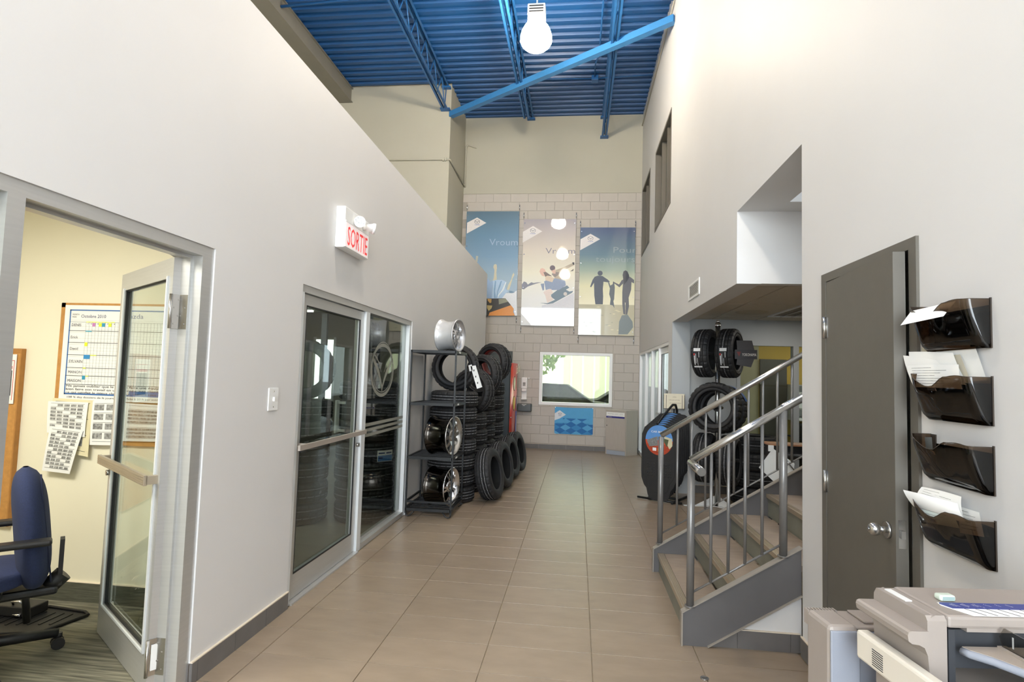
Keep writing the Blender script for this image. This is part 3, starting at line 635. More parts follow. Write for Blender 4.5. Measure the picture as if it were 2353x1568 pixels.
part('adhesive_strip', tg, WHITE, ('prism', [at(1076, 840, y=7.0), at(1084, 838, y=7.0), at(1086, 852, y=7.0), at(1079, 854, y=7.0)], (0, .003, 0)))
for k, (x, y, wh) in enumerate(((-1.075, 7.20, 'nearest of the four tyres leaning on the floor before the stacks'), (-1.035, 7.97, 'second nearest of the tyres leaning on the floor'), (-1.025, 8.77, 'third nearest of the tyres leaning on the floor'), (-.985, 9.45, 'farthest of the leaning floor tyres, beside the vending machine'))):
    a = Vector((cos(R(-9)), sin(R(-9)), 0)); tl = R(11)
    ax = (a*cos(tl)+Vector((0, 0, 1))*sin(tl))
    # rest on the tread edge
    hz = (TE and .322)*cos(tl)+.10*sin(tl)*.72
    put_tyre(TE, (x, y, hz), ax, wh, 'tyres leaning on the floor', k*1.3)
# ------------------------------------------------------------------ tyres in the storage
stack(TB, -2.895, 5.79, 6, .2085, 'left stack seen through the glass door', 'tyres behind the glass door', .012)
stack(TB, -2.25, 6.0, 7, .2095, 'right stack behind the etched side light', 'tyres behind the glass door', .012)
put_tyre(TE, (-2.895, 5.79, 1.251+.32), (.42, -.9, 0), 'tyre standing on the left stack behind glass, bright window in its hole', None)
put_tyre(TE, (-2.27, 6.0, 1.4665+.32), (-.9, -.42, 0), 'tyre standing upright on the right stack behind the glass')
stack(TB, -2.6, 7.3, 6, .2085, 'dark stack deeper in the storage room', 'tyres deeper in the storage', .02)
sk = thing('tyre_sticker', 'blue and white tyre sticker seen through the side light', 'sticker', (-2.05, 5.7, .65))
ang = [R(a) for a in (-62, -52, -42, -32)]; cc = Vector((-2.25, 6.0, 0))
def arc_patch(mb, a0, a1, z0, z1, r, n=8):
    for i in range(n):
        A, B = a0+(a1-a0)*i/n, a0+(a1-a0)*(i+1)/n
        mb.add([cc+Vector((r*cos(A), r*sin(A), z0)), cc+Vector((r*cos(B), r*sin(B), z0)), cc+Vector((r*cos(B), r*sin(B), z1)), cc+Vector((r*cos(A), r*sin(A), z1))], [(0, 1, 2, 3)])
m = MB(); arc_patch(m, R(-50), R(-18), .64, .755, .345); m.build('sticker_card', PAPER, sk)
m = MB(); arc_patch(m, R(-49), R(-19), .645, .705, .3465); m.build('blue_field', mat('sticker_blue', (60, 120, 185), .6, noise=.05), sk)
m = MB(); arc_patch(m, R(-48), R(-36), .72, .735, .3468); arc_patch(m, R(-33), R(-21), .72, .735, .3468); arc_patch(m, R(-47), R(-40), .67, .69, .3475); m.build('print', mat('sticker_navy', (30, 50, 110), .6, noise=.05), sk)
# ------------------------------------------------------------------ wheel rack
rk = thing('wheel_rack', 'black metal rack on loop feet holding three alloy wheels', 'rack', (-1.6, 6.45, 0))
rx0, rx1, ry0, ry1 = -1.838, -1.335, 6.17, 6.75
for x in (rx0, rx1):
    for y in (ry0, ry1): part('post', rk, BLKM, ('box', (x-.009, y-.009, .04), (x+.009, y+.009, 1.825)))
for z, solid in ((1.825, True), (1.243, False), (.655, False), (.095, False)):
    m = MB()
    for y in (ry0, ry1): m.box((rx0, y-.009, z-.03), (rx1, y+.009, z))
    for x in (rx0, rx1): m.box((x-.009, ry0, z-.03), (x+.009, ry1, z))
    if solid: m.box((rx0, ry0, z-.012), (rx1, ry1, z-.004))
    else:
        for k in range(7): yy = ry0+.07+.075*k; m.box((rx0, yy-.008, z-.02), (rx1, yy+.008, z-.008))
    m.build('shelf', BLKM, rk)
part('rail', rk, BLKM, ('box', (rx0, ry0-.008, .155), (rx1, ry0+.008, .175)), ('box', (rx0-.008, ry0, .155), (rx0+.008, ry1, .175)), ('box', (rx1-.008, ry0, .155), (rx1+.008, ry1, .175)))
for x, s in ((rx0, 1), (rx1, -1)):
    for y in (ry0, ry1): part('foot', rk, BLKM, ('path', [(x, y, .07), (x+s*.005, y, .02), (x+s*.03, y, .007), (x+s*.055, y, .02), (x+s*.10, y, .07)], .007, 6))
for z in (1.81, 1.23, .64): part('shelf_clip', rk, WHITE, ('box', (rx1+.0095, ry0+.12, z-.01), (rx1+.0115, ry0+.20, z+.008)))
def alloy(loc, Rr, W, label, bar, face, nsp, style, rot=0):
    """wheel with its face towards +x"""
    t = thing('alloy_wheel', label, 'wheel', loc, 'alloy wheels on the rack'); h = W/2; c = Vector(loc)
    m = MB(); m.lathe([(Rr, -h), (Rr, -h+.012), (Rr-.012, -h+.02), (Rr-.016, -h+.045), (Rr-.026, -h+.07), (Rr-.028, h-.08), (Rr-.022, h-.055), (Rr-.014, h-.035), (Rr-.01, h-.012), (Rr, h-.008), (Rr, h), (Rr-.012, h), (Rr-.02, h-.02), (Rr-.045, h-.055), (Rr-.064, h-.09), (Rr-.064, -h+.09), (Rr-.03, -h+.05), (Rr-.02, -h)], 48, None, 'x', loc, closed=True); m.build('barrel', bar, t)
    m = MB(); m.lathe([(Rr+.0005, h-.006), (Rr+.0005, h+.001), (Rr-.012, h+.001), (Rr-.022, h-.02), (Rr-.05, h-.05), (Rr-.052, h-.058)], 48, None, 'x', loc); m.build('rim_lip', face, t)
    for k in range(nsp):
        for s in ((-1, 1) if style == 'twin' else (0,)):
            A = rot+2*pi*k/nsp+s*.17; B = rot+2*pi*k/nsp+s*.10; ro, ri = Rr-.035, .045; wo, wi = (.012, .013) if style == 'twin' else (.02, .024)
            def pt(r, ang, w, x): return c+Vector((x, r*cos(ang)-w*sin(ang), r*sin(ang)+w*cos(ang)))
            vs = [pt(ri, B, -wi, h-.035), pt(ri, B, wi, h-.035), pt(ro*.6, (A+B)/2, wo, h-.012), pt(ro, A, wo, h-.03), pt(ro, A, -wo, h-.03), pt(ro*.6, (A+B)/2, -wo, h-.012)]
            bk = [v-Vector((.028, 0, 0)) for v in vs]; mm = MB(); mm.add(vs+bk, [(0, 1, 2, 5), (5, 2, 3, 4), (6, 11, 8, 7), (11, 10, 9, 8), (0, 6, 7, 1), (1, 7, 8, 2), (2, 8, 9, 3), (3, 9, 10, 4), (4, 10, 11, 5), (5, 11, 6, 0)]); mm.build('spoke', face, t)
    m = MB(); m.lathe([(.001, h-.03), (.026, h-.03), (.03, h-.02), (.058, h-.022), (.066, h-.035), (.066, h-.075), (.001, h-.075)], 24, None, 'x', loc); m.build('hub', face, t)
    m = MB()
    for k in range(5): a = rot+2*pi*(k+.5)/5; m.tube(c+Vector((h-.03, .046*cos(a), .046*sin(a))), c+Vector((h-.0195, .046*cos(a), .046*sin(a))), .006, 8)
    m.build('bolt_hole', INK, t); t.rotation_euler = (0, 0, R(-13)); return t
alloy((-1.475, 6.46, 1.822+.19), .188, .225, 'silver alloy wheel standing on top of the black rack', mat('silver_paint', (214, 214, 214), .35, metal=.35, noise=.02), SILV, 5, 'twin', .3)
alloy((-1.50, 6.42, .650+.221), .219, .265, 'dark chrome wheel with many slim spokes on the middle shelf', BCHR, mat('dull_chrome', (190, 188, 184), .22, metal=.9, noise=.04), 10, 'single', .1)
alloy((-1.50, 6.41, .088+.215), .213, .255, 'dark chrome wheel with open twin spokes on the bottom shelf', BCHR, CHR, 5, 'twin', .7)
# ------------------------------------------------------------------ exit sign, switch
ES = mat('sign_white', (246, 246, 244), .35, noise=.01)
ex_ = thing('exit_sign', 'white exit sign with red letters and two emergency lamp heads', 'sign', (XL, 4.34, 2.66))
part('housing', ex_, ES, ('cbox', (XL, 4.10, 2.505), (XL+.075, 4.60, 2.825), .008))
part('face_plate', ex_, mat('sign_face', (250, 240, 240), .3, emit=(255, 240, 240), es=.25, noise=.01), ('box', (XL+.075, 4.115, 2.515), (XL+.079, 4.585, 2.705)))
part('rib', ex_, ES, ('box', (XL+.075, 4.11, 2.707), (XL+.081, 4.59, 2.716)), ('box', (XL+.075, 4.11, 2.512), (XL+.081, 4.59, 2.518)))
text('exit_lettering', 'SORTIE', (XL+.0805, 4.145, 2.535), (0, 1, 0), (0, 0, 1), .21, RED, ex_, width=.41, off=.004)
for yy, dv in ((4.33, Vector((.35, -.90, -.15))), (4.47, Vector((.80, .45, -.1)))):
    dv.normalize(); b = Vector((XL+.10, yy, 2.755)); m = MB(); m.tube((XL+.07, yy, 2.745), b, .02, 12); m.tube(b, b+dv*.05, .024, 14, None, .042); m.tube(b+dv*.05, b+dv*.072, .045, 16); m.build('lamp_head', ES, ex_)
    m = MB(); m.tube(b+dv*.0722, b+dv*.074, .037, 16); m.build('reflector', mat('lamp_reflector', (150, 150, 148), .1, metal=1, noise=.5, scale=60), ex_)
swt = thing('light_switch', 'white wall switch plate between the two left doors', 'switch', (XL, 3.33, 1.375))
part('plate', swt, WHITE, ('cbox', (XL, 3.277, 1.308), (XL+.007, 3.387, 1.446), .002)); part('toggle', swt, WHITE, ('box', (XL+.006, 3.325, 1.365), (XL+.018, 3.337, 1.39)))
part('screw', swt, STEEL, ('tube', (XL+.006, 3.331, 1.425), (XL+.009, 3.331, 1.425), .004, 8), ('tube', (XL+.006, 3.331, 1.33), (XL+.009, 3.331, 1.33), .004, 8))
# ------------------------------------------------------------------ office chair, mat, pedal box
ch = thing('office_chair', 'navy fabric swivel chair with black arms and castors, cut by left edge', 'chair', (-3.14, 2.82, 0))
def sw_(u, v):   # backrest shell, outline in the y-z plane, thick in x
    return None
bc = Vector((-2.83, 2.74, .70))
m = MB()
def back(u, v):
    a = 2*pi*u; zz = .315*(1-2*v); w = .21*(max(0, 1-abs(zz/.317)**3.2))**.5*(1-.12*(zz/.3)); th = .076*(max(0, 1-abs(zz/.317)**4))**.5
    lean = -.14*((zz+.32)/.64)-.02*cos(zz*5)
    return bc+Vector((lean*.62+th*cos(a)+.04*((zz-.05)/.3)**2*-.5, w*sin(a)*1.0, zz))
m.grid(back, 28, 24); m.build('backrest', NAVY, ch)
m = MB(); m.path([bc+Vector((.045-.14*((zz+.32)/.64)*.62, -.21*(max(0, 1-abs(zz/.317)**3.2))**.5*.62, zz)) for zz in [(-.28+.04*k) for k in range(15)]], .004, 6); m.build('piping', mat('navy_dark', (26, 32, 58), .9, noise=.05), ch)
m = MB()
def seat(u, v):
    a = 2*pi*u; s_ = (v-.5)*2; k = (max(0, 1-abs(s_)**6))**.25
    return Vector((-3.15+.27*k*math.copysign(abs(cos(a))**.55, cos(a)), 2.78+.25*k*math.copysign(abs(sin(a))**.55, sin(a)), .465+.045*s_+.012*cos(a)))
m.grid(seat, 32, 12); m.build('seat', NAVY, ch)
part('seat_shell', ch, BLK, ('cbox', (-3.36, 2.6, .375), (-2.98, 2.96, .425), .015), ('cbox', (-3.12, 2.7, .34), (-2.76, 2.82, .385), .015), ('tube', (-2.80, 2.76, .37), (-2.74, 2.76, .43), .045, 12))
part('back_bar', ch, BLK, ('box', (-2.765, 2.72, .38), (-2.745, 2.79, .62)))
for yy in (2.50, 3.05):
    m = MB(); m.cbox((-3.25, yy-.04, .655), (-2.80 if yy < 2.8 else -2.86, yy+.04, .685), .012); m.box((-3.16, yy-.015, .40), (-3.12, yy+.015, .66)); m.build('armrest', BLK, ch)
part('gas_column', ch, BLK, ('tube', (-3.14, 2.82, .10), (-3.14, 2.82, .36), .035, 14))
part('tilt_lever', ch, BLK, ('tube', (-2.88, 2.95, .14), (-2.9, 2.9, .36), .018, 8))
for k in range(5):
    a = R(5+72*k); e_ = Vector((-3.14+.40*cos(a), 2.82+.40*sin(a), .085)); m = MB(); m.tube((-3.14, 2.82, .125), e_, .036, 8, None, .024); m.tube(e_, e_-Vector((0, 0, .03)), .02, 8); m.build('star_leg', BLK, ch)
    sdv = Vector((-sin(a), cos(a), 0)); m = MB()
    for s in (-1, 1): m.tube(e_+sdv*s*.008-Vector((0, 0, .052)), e_+sdv*s*.03-Vector((0, 0, .052)), .031, 14)
    m.build('castor', mat('castor_black', (40, 38, 38), .4, noise=.05), ch)
ch.location = (-3.055, 2.615, 0); ch.rotation_euler = (0, 0, R(45))
fm = thing('floor_tray', 'dark ribbed floor tray with raised rim beside the office wall', 'tray', (-3.3, 3.2, 0))
tp_ = [Vector(p) for p in ((-3.62, 3.40, .004), (-3.02, 3.335, .004), (-2.965, 3.30, .004), (-3.03, 3.04, .004), (-3.62, 2.86, .004))]
part('tray', fm, BLK, ('prism', tp_, (0, 0, .006)))
m = MB(); m.path([p+Vector((0, 0, .012)) for p in tp_+[tp_[0]]], .009, 6); m.build('rim', BLK, fm)
m = MB()
for k in range(8): x = -3.5+.06*k; m.box((x, 3.06+.1*k/8, .01), (x+.012, 3.30, .014))
m.build('rib', BLKM, fm)
pb = thing('pedal_box', 'small black box with chrome fittings lying on the floor tray', 'box', (-3.38, 3.26, 0))
part('box', pb, BLK, ('cbox', (-3.55, 3.19, .014), (-3.26, 3.32, .075), .006)); part('chrome_latch', pb, CHR, ('path', [(-3.40, 3.22, .075), (-3.39, 3.2, .10), (-3.34, 3.2, .105), (-3.32, 3.21, .085)], .007, 6), ('tube', (-3.36, 3.186, .03), (-3.31, 3.186, .03), .008, 8))
# ------------------------------------------------------------------ posters on the back wall
def gradmat(name, stops, rough=.5, coat=1.0):
    """print whose colour changes with height: stops = (z, colour) from low to high"""
    m = bpy.data.materials.new(name); m.use_nodes = True; nt = m.node_tree; b = nt.nodes['Principled BSDF']; L = nt.links
    tc = nt.nodes.new('ShaderNodeTexCoord'); sp = nt.nodes.new('ShaderNodeSeparateXYZ'); L.new(tc.outputs['Object'], sp.inputs[0])
    z0, z1 = stops[0][0], stops[-1][0]; mr = nt.nodes.new('ShaderNodeMapRange'); mr.inputs['From Min'].default_value = z0; mr.inputs['From Max'].default_value = z1; L.new(sp.outputs['Z'], mr.inputs['Value'])
    cr = nt.nodes.new('ShaderNodeValToRGB'); L.new(mr.outputs[0], cr.inputs[0]); e = cr.color_ramp.elements
    e[0].position = 0; e[0].color = rgb(*stops[0][1]); e[1].position = 1; e[1].color = rgb(*stops[-1][1])
    for z, c in stops[1:-1]: k = e.new((z-z0)/(z1-z0)); k.color = rgb(*c)
    L.new(cr.outputs[0], b.inputs['Base Color']); b.inputs['Roughness'].default_value = rough; b.inputs['Coat Weight'].default_value = coat; b.inputs['Coat Roughness'].default_value = .02
    return m
def pmat(c): return mat('print_%d_%d_%d' % c, c, .5, noise=.03, scale=30, coat=1.0)
YP = 12.585
def art(t, name, pts, c, k, sc=None):
    """flat printed shape; pts in the photograph's pixels or in a crop's (x0, y0, scale)"""
    if sc: pts = [(sc[0]+a/sc[2], sc[1]+b/sc[2]) for a, b in pts]
    y = YP-.0003*k; m = MB(); m.poly([at(a, b, y=y) for a, b in pts]); return m.build(name, pmat(c) if isinstance(c, tuple) else c, t, rec=False)
LOGO = mat('emblem_grey', (92, 96, 104), .35, metal=.5, noise=.03)
def logo(t, c, r, y, nm='emblem', m=LOGO, mz=mat('brand_print_blue', (50, 80, 170), .6, noise=.02), word=True):
    """winged emblem in an oval, facing -y"""
    cx, cz = c; b = MB()
    for k in range(28):
        A, B = 2*pi*k/28, 2*pi*(k+1)/28; ro, ri = r, r*.86
        b.poly([(cx+ro*cos(A), y, cz+ro*.8*sin(A)), (cx+ro*cos(B), y, cz+ro*.8*sin(B)), (cx+ri*cos(B), y, cz+ri*.8*sin(B)), (cx+ri*cos(A), y, cz+ri*.8*sin(A))])
    for s in (-1, 1):
        q = [(.0, -.18), (.10, -.02), (.32, .16), (.60, .30), (.84, .34), (.80, .20), (.62, .16), (.38, .02), (.18, -.18), (0, -.38)]
        b.poly([(cx+s*a*r, y, cz+d_*r) for a, d_ in q])
    b.build(nm, m, t, rec=False)
    if word: text(nm+'_word', 'mazda', (cx-r*.95, y, cz-r*1.25), (1, 0, 0), (0, 0, 1), r*.5, mz, t, width=r*1.9, off=.01)
def poster(label, TL, TR, BR, BL, stops, dia, lg, words, nm):
    tl, tr, br, bl = [at(*q, y=YP) for q in (TL, TR, BR, BL)]
    x0, x1 = (tl.x+bl.x)/2, (tr.x+br.x)/2; z0, z1 = (bl.z+br.z)/2, (tl.z+tr.z)/2
    t = thing('poster', label, 'poster', ((x0+x1)/2, YP, 0), 'posters on the block wall')
    part('panel', t, gradmat('sky_print_'+nm, stops), ('box', (x0, YP, z0), (x1, YP+.012, z1)))
    art(t, 'white_diamond', dia, (236, 230, 226), 4)
    c = at(*lg, y=YP); logo(t, (c.x, c.z), .062, YP-.0018)
    m = MB()
    for zz in (z1-.09, z1-.80, z1-1.55, z0+.08):
        for x in (x0+.03, x1-.03): m.tube((x, YP-.012, zz), (x, YB-.012, zz), .010, 10)
    m.build('stand_off', CHR, t)
    for x in (x0-.0, x1+.0):
        m = MB(); m.path([(x, YB-.03, z1+.16), (x, YB-.05, z1+.10), (x, YB-.03, z1+.04)], .012, 6); m.path([(x, YB-.03, z0-.05), (x, YB-.05, z0-.11), (x, YB-.03, z0-.17)], .012, 6); m.tube((x, YB-.045, z0-.12), (x, YB-.045, z1+.1), .003, 6); m.build('cable_hook', CHR, t)
    for s, q, hh, w, col in words:
        o = at(*q, y=YP-.001); text('lettering', s, o, (1, 0, 0), (0, 0, 1), hh, pmat(col), t, width=w, off=-.004)
    return t
p1 = poster('left poster of a blue sky with raised arms and orange car', (1075, 485), (1194, 487), (1186, 725), (1062, 723),
    [(2.9, (176, 196, 220)), (3.7, (168, 192, 208)), (4.25, (128, 162, 190)), (4.75, (104, 142, 170)), (5.3, (84, 112, 130))],
    [(1073.5, 512), (1096.5, 500), (1117.5, 512.5), (1072.5, 537)], (1096.5, 510), [('Vroum', (1124.3, 564), .215, .645, (164, 186, 210))], 'left')
S1 = (1100, 590, 11.2)
for nm, pts, c, k in (('left_garment', [(160, 440), (230, 560), (300, 650), (370, 620), (330, 1075), (215, 1075)], (160, 188, 222), 1),
    ('shirt', [(360, 620), (470, 600), (600, 600), (710, 650), (680, 760), (700, 850), (780, 880), (700, 940), (600, 1070), (510, 1080), (330, 1075), (370, 800)], (186, 212, 236), 2),
    ('shirt_fold', [(420, 620), (450, 640), (420, 900), (440, 1070), (400, 1070), (390, 850)], (130, 168, 206), 3), ('shirt_fold', [(560, 640), (600, 620), (560, 760), (500, 900), (470, 1070), (450, 1070), (490, 850)], (130, 168, 206), 3),
    ('shirt_fold', [(690, 660), (715, 655), (640, 860), (520, 1000), (500, 1070), (490, 1000), (600, 860)], (240, 246, 250), 3),
    ('arm', [(395, 205), (440, 190), (465, 215), (470, 300), (455, 400), (465, 590), (360, 620), (385, 560), (400, 430), (405, 340), (375, 270)], (214, 206, 180), 3),
    ('arm', [(900, 410), (920, 470), (870, 560), (815, 760), (780, 860), (725, 850), (760, 730), (840, 580), (865, 470)], (224, 216, 186), 3),
    ('sleeve', [(780, 880), (840, 880), (930, 920), (860, 940), (790, 940)], (120, 150, 178), 4),
    ('white_glare_print', [(980, 870), (985, 1520), (930, 1520), (900, 1340), (830, 1250), (690, 1075), (600, 1070), (700, 940), (900, 930)], (244, 246, 250), 3),
    ('car_interior', [(205, 1080), (690, 1075), (830, 1250), (280, 1440), (250, 1520), (200, 1540)], (66, 62, 58), 4),
    ('seat', [(510, 1090), (690, 1080), (760, 1160), (520, 1230)], (150, 150, 128), 5), ('face', [(225, 1080), (330, 1090), (325, 1180), (290, 1200), (230, 1130)], (216, 172, 104), 6),
    ('jacket', [(210, 1250), (350, 1260), (330, 1330), (260, 1400), (215, 1330)], (204, 184, 126), 5), ('orange_bonnet', [(280, 1440), (830, 1250), (900, 1340), (890, 1420), (930, 1520), (250, 1520)], (240, 158, 78), 5)):
    art(p1, nm, pts, c, k, S1)
art(p1, 'arm', [(1094, 588), (1099, 589), (1097, 602), (1092, 606)], (190, 190, 176), 2)
p2 = poster('middle poster of two people on a sledge in snow', (1203, 503), (1325, 505), (1318, 750), (1197, 748),
    [(2.7, (250, 250, 250)), (3.3, (250, 250, 248)), (3.9, (246, 240, 218)), (4.4, (226, 214, 198)), (5.15, (160, 152, 160))],
    [(1201.5, 533), (1225, 519.5), (1246, 532), (1201, 558)], (1224.5, 530), [('Vroum', (1253.3, 583), .185, .66, (132, 128, 140))], 'middle')
S2 = (1195, 590, 11.2)
circ = lambda x, y, r, n=14: [(x+r*cos(2*pi*k/n), y+r*sin(2*pi*k/n)) for k in range(n)]
for nm, pts, c, k in (('tree_line', [(45, 720), (100, 640), (160, 660), (200, 720), (290, 660), (350, 680), (430, 665), (560, 660), (400, 700), (200, 770), (100, 845), (45, 830)], (138, 140, 154), 1),
    ('snow_shadow', [(560, 1260), (900, 1190), (1385, 930), (1385, 1540), (800, 1540), (560, 1440)], (226, 226, 232), 1),
    ('sledge', [(510, 1190), (700, 1200), (900, 1110), (800, 1040), (800, 980), (960, 860), (1210, 740), (1270, 800), (1180, 850), (1270, 900), (1370, 880), (1340, 930), (1000, 1120), (850, 1200), (700, 1225)], (112, 134, 150), 2),
    ('jeans', [(620, 640), (680, 605), (830, 660), (870, 560), (1000, 560), (1160, 620), (1180, 740), (1000, 860), (820, 860), (760, 830), (660, 860)], (146, 162, 190), 3), ('jeans', [(530, 700), (620, 690), (620, 860), (580, 870)], (140, 156, 184), 3),
    ('man_coat', [(810, 450), (930, 340), (1080, 290), (1340, 170), (1400, 215), (1100, 370), (1060, 420), (1160, 600), (900, 560)], (194, 180, 158), 4), ('coat_stripe', [(810, 450), (920, 400), (1010, 400), (990, 470), (900, 530)], (146, 134, 130), 5),
    ('woman_coat', [(650, 520), (700, 490), (880, 550), (830, 660), (650, 610)], (230, 210, 186), 5), ('hair', [(600, 405), (660, 390), (830, 510), (700, 490), (650, 520)], (128, 110, 106), 6),
    ('woman_hat', [(500, 380), (530, 310), (580, 292), (640, 330), (660, 390), (600, 420), (640, 510), (570, 495), (530, 450)], (236, 196, 178), 5), ('man_hat', circ(835, 292, 70), (108, 94, 104), 5),
    ('man_face', [(800, 370), (910, 320), (915, 440), (860, 440)], (226, 190, 172), 6), ('glove', [(1340, 150), (1395, 145), (1400, 210), (1360, 210)], (80, 76, 78), 5), ('glove', [(1160, 360), (1210, 410), (1120, 480)], (84, 80, 82), 5), ('glove', [(1290, 380), (1380, 310), (1370, 370)], (130, 124, 112), 5),
    ('boot', [(670, 860), (800, 830), (850, 930), (780, 1000), (870, 1110), (700, 1190), (650, 1000), (600, 920)], (240, 224, 216), 6), ('sledge_hole', circ(1165, 960, 48), (214, 210, 206), 3)):
    art(p2, nm, pts, c, k, S2)
p3 = poster('right poster of a family silhouette against evening sky', (1334, 522), (1461, 524), (1456, 772), (1328, 770),
    [(2.5, (206, 200, 172)), (3.19, (196, 190, 160)), (3.2, (252, 246, 214)), (3.6, (236, 232, 192)), (3.95, (166, 184, 168)), (4.3, (104, 134, 148)), (4.95, (66, 82, 124))],
    [(1334, 550), (1357, 537.5), (1379, 550), (1333, 575.5)], (1357, 548), [('Pour', (1407.5, 581), .185, .50, (150, 166, 178)), ('toujours', (1368.5, 602), .185, .85, (158, 174, 180))], 'right')
S3 = (1325, 520, 6.15)
SIL = (74, 84, 100)
for nm, pts, c, k in (('man', [(255, 715), (300, 700), (365, 705), (440, 755), (470, 785), (450, 795), (380, 785), (370, 890), (375, 990), (370, 1105), (265, 1105), (250, 980), (245, 800), (205, 865), (190, 855), (225, 760)], SIL, 2), ('man_head', circ(332, 665, 36), SIL, 3),
    ('child', [(445, 800), (460, 790), (475, 840), (510, 820), (515, 780), (530, 790), (540, 870), (530, 1030), (520, 1060), (535, 1160), (510, 1120), (470, 1110), (480, 1030), (460, 960), (470, 880)], (84, 96, 106), 2),
    ('woman', [(650, 760), (700, 700), (760, 720), (812, 760), (812, 810), (775, 790), (770, 900), (735, 1010), (740, 1130), (715, 1250), (692, 1250), (690, 1080), (682, 1080), (688, 1250), (660, 1240), (645, 1100), (645, 930), (655, 810), (605, 865), (520, 800), (520, 785), (600, 825), (640, 760)], (96, 98, 108), 2),
    ('woman_hair', [(650, 690), (662, 640), (690, 624), (718, 640), (740, 690), (745, 720), (710, 780), (670, 830), (660, 760)], (52, 56, 68), 3),
    ('ground_shadow', [(640, 1260), (720, 1250), (790, 1350), (798, 1430), (720, 1530), (590, 1530), (600, 1350)], (124, 136, 138), 2)):
    art(p3, nm, pts, c, k, S3)
rs = random.Random(3)
for k in range(26):
    a, b = rs.uniform(60, 760), rs.uniform(1130, 1500); w = rs.uniform(30, 80); art(p3, 'sand_ripple', [(a, b), (a+w*.5, b-6), (a+w, b), (a+w*.5, b+6)], (168, 166, 142) if k % 2 else (234, 226, 190), 1, S3)
# ------------------------------------------------------------------ back wall: window, bay, banner, dispensers, cabinet, door
w1 = struct('window_1', label='white framed window in the block wall looking into the bright service bay')
WF = mat('white_window_paint', (244, 244, 242), .4, noise=.01)
part('window_frame', w1, WF, ('box', (-.84, YB-.02, .96), (-.775, YB+.12, 2.125)), ('box', (.69, YB-.02, .96), (.752, YB+.12, 2.125)), ('box', (-.775, YB-.02, 2.065), (.69, YB+.12, 2.125)), ('box', (-.775, YB-.02, .96), (.69, YB+.12, 1.025)))
part('pane', w1, glass('far_window_glass', (248, 250, 244), .2), ('box', (-.775, YB+.05, 1.025), (.69, YB+.056, 2.065)))
gr = MB(); gr.box((-30, 12.9, -.3), (40, 80, -.05)); gr.box((XR+.2, 8.5, -.3), (40, 12.9, -.05)); struct('ground', gr, mat('asphalt', (120, 118, 112), .9, noise=.15, scale=3))
scn = thing('strip_curtain', 'clear plastic strip curtain hanging behind the far window', 'curtain', (0, 14.2, 2.6))
CLR = glass('clear_strip', (226, 225, 190), .25, .12)
part('rail', scn, STEEL, ('box', (-2.2, 14.17, 2.62), (2.2, 14.23, 2.68)))
for k in range(15):
    x = -2.1+.28*k; m = MB(); m.grid(lambda u, v: Vector((x+.25*u, 14.2+.02*sin(u*pi)+.012*sin(v*7+k), 2.62-2.6*v)), 4, 8); m.build('strip', CLR, scn)
def car(x, y, label, body, flip=1):
    t = thing('car', label, 'car', (x, y, -.05)); L_ = 2.25
    prof = [(-2.25, .30), (-2.28, .62), (-2.05, .82), (-1.35, .93), (-.75, 1.38), (-.2, 1.46), (.5, 1.44), (1.15, 1.02), (1.9, .92), (2.2, .75), (2.25, .35), (1.85, .22), (-1.9, .22)]
    m = MB(); o = [];
    for yy, sc_, in ((-.86, .97), (-.80, 1.0), (.80, 1.0), (.86, .97)):
        o.append([Vector((x+flip*a*sc_, y+yy*(1 if b < .95 else .80), -.05+b)) for a, b in prof])
    n = len(prof); vs = sum(o, []); fs = []
    for r_ in range(3):
        for i in range(n): fs.append((r_*n+i, r_*n+(i+1) % n, (r_+1)*n+(i+1) % n, (r_+1)*n+i))
    fs += [tuple(range(n))[::-1], tuple(range(3*n, 4*n))]; m.add(vs, fs); m.build('body', body, t)
    wm = mat('car_glass', (38, 42, 40), .4, noise=.02, spec=.2)
    for sy in (-1,):
        m = MB(); yy = y-.715
        m.poly([(x+flip*a, yy-.14*(1-(b-.95)/.5), -.05+b) for a, b in ((-1.2, .96), (-.68, 1.33), (-.15, 1.40), (-.15, .96))]); m.poly([(x+flip*a, yy-.14*(1-(b-.95)/.5), -.05+b) for a, b in ((-.08, .96), (-.08, 1.40), (.48, 1.38), (1.02, .98))]); m.build('side_window', wm, t)
    for wx in (-1.4, 1.35):
        m = MB(); m.lathe([(.33, -.1), (.33, .1), (.2, .1), (.18, .06), (.001, .06), (.001, -.1)], 24, None, 'y', (x+flip*wx, y-.80, .28)); m.build('wheel', RUB, t)
    part('door_handle', t, CHR, ('box', (x-.3, y-.875, .78), (x-.15, y-.86, .80)))
    return t
car(-.75, 15.4, 'dark car outside the far window, left one', mat('dark_paint', (22, 24, 24), .6, noise=.03, spec=.15), 1)
car(1.75, 17.3, 'black car outside the far window, right one', mat('black_paint', (16, 18, 18), .6, noise=.03, spec=.15), -1)
bl = thing('white_building', 'pale building seen beyond the parked cars', 'building', (2.5, 40, -.05))
part('wall', bl, mat('pale_siding', (205, 205, 198), .8, noise=.03), ('box', (-1.0, 40, -.05), (14, 46, 7)))
for k in range(6): part('window', bl, mat('far_glass', (60, 68, 70), .2, noise=.05), ('box', (.2+2*k, 39.95, 3.2), (1.3+2*k, 40, 4.6)))
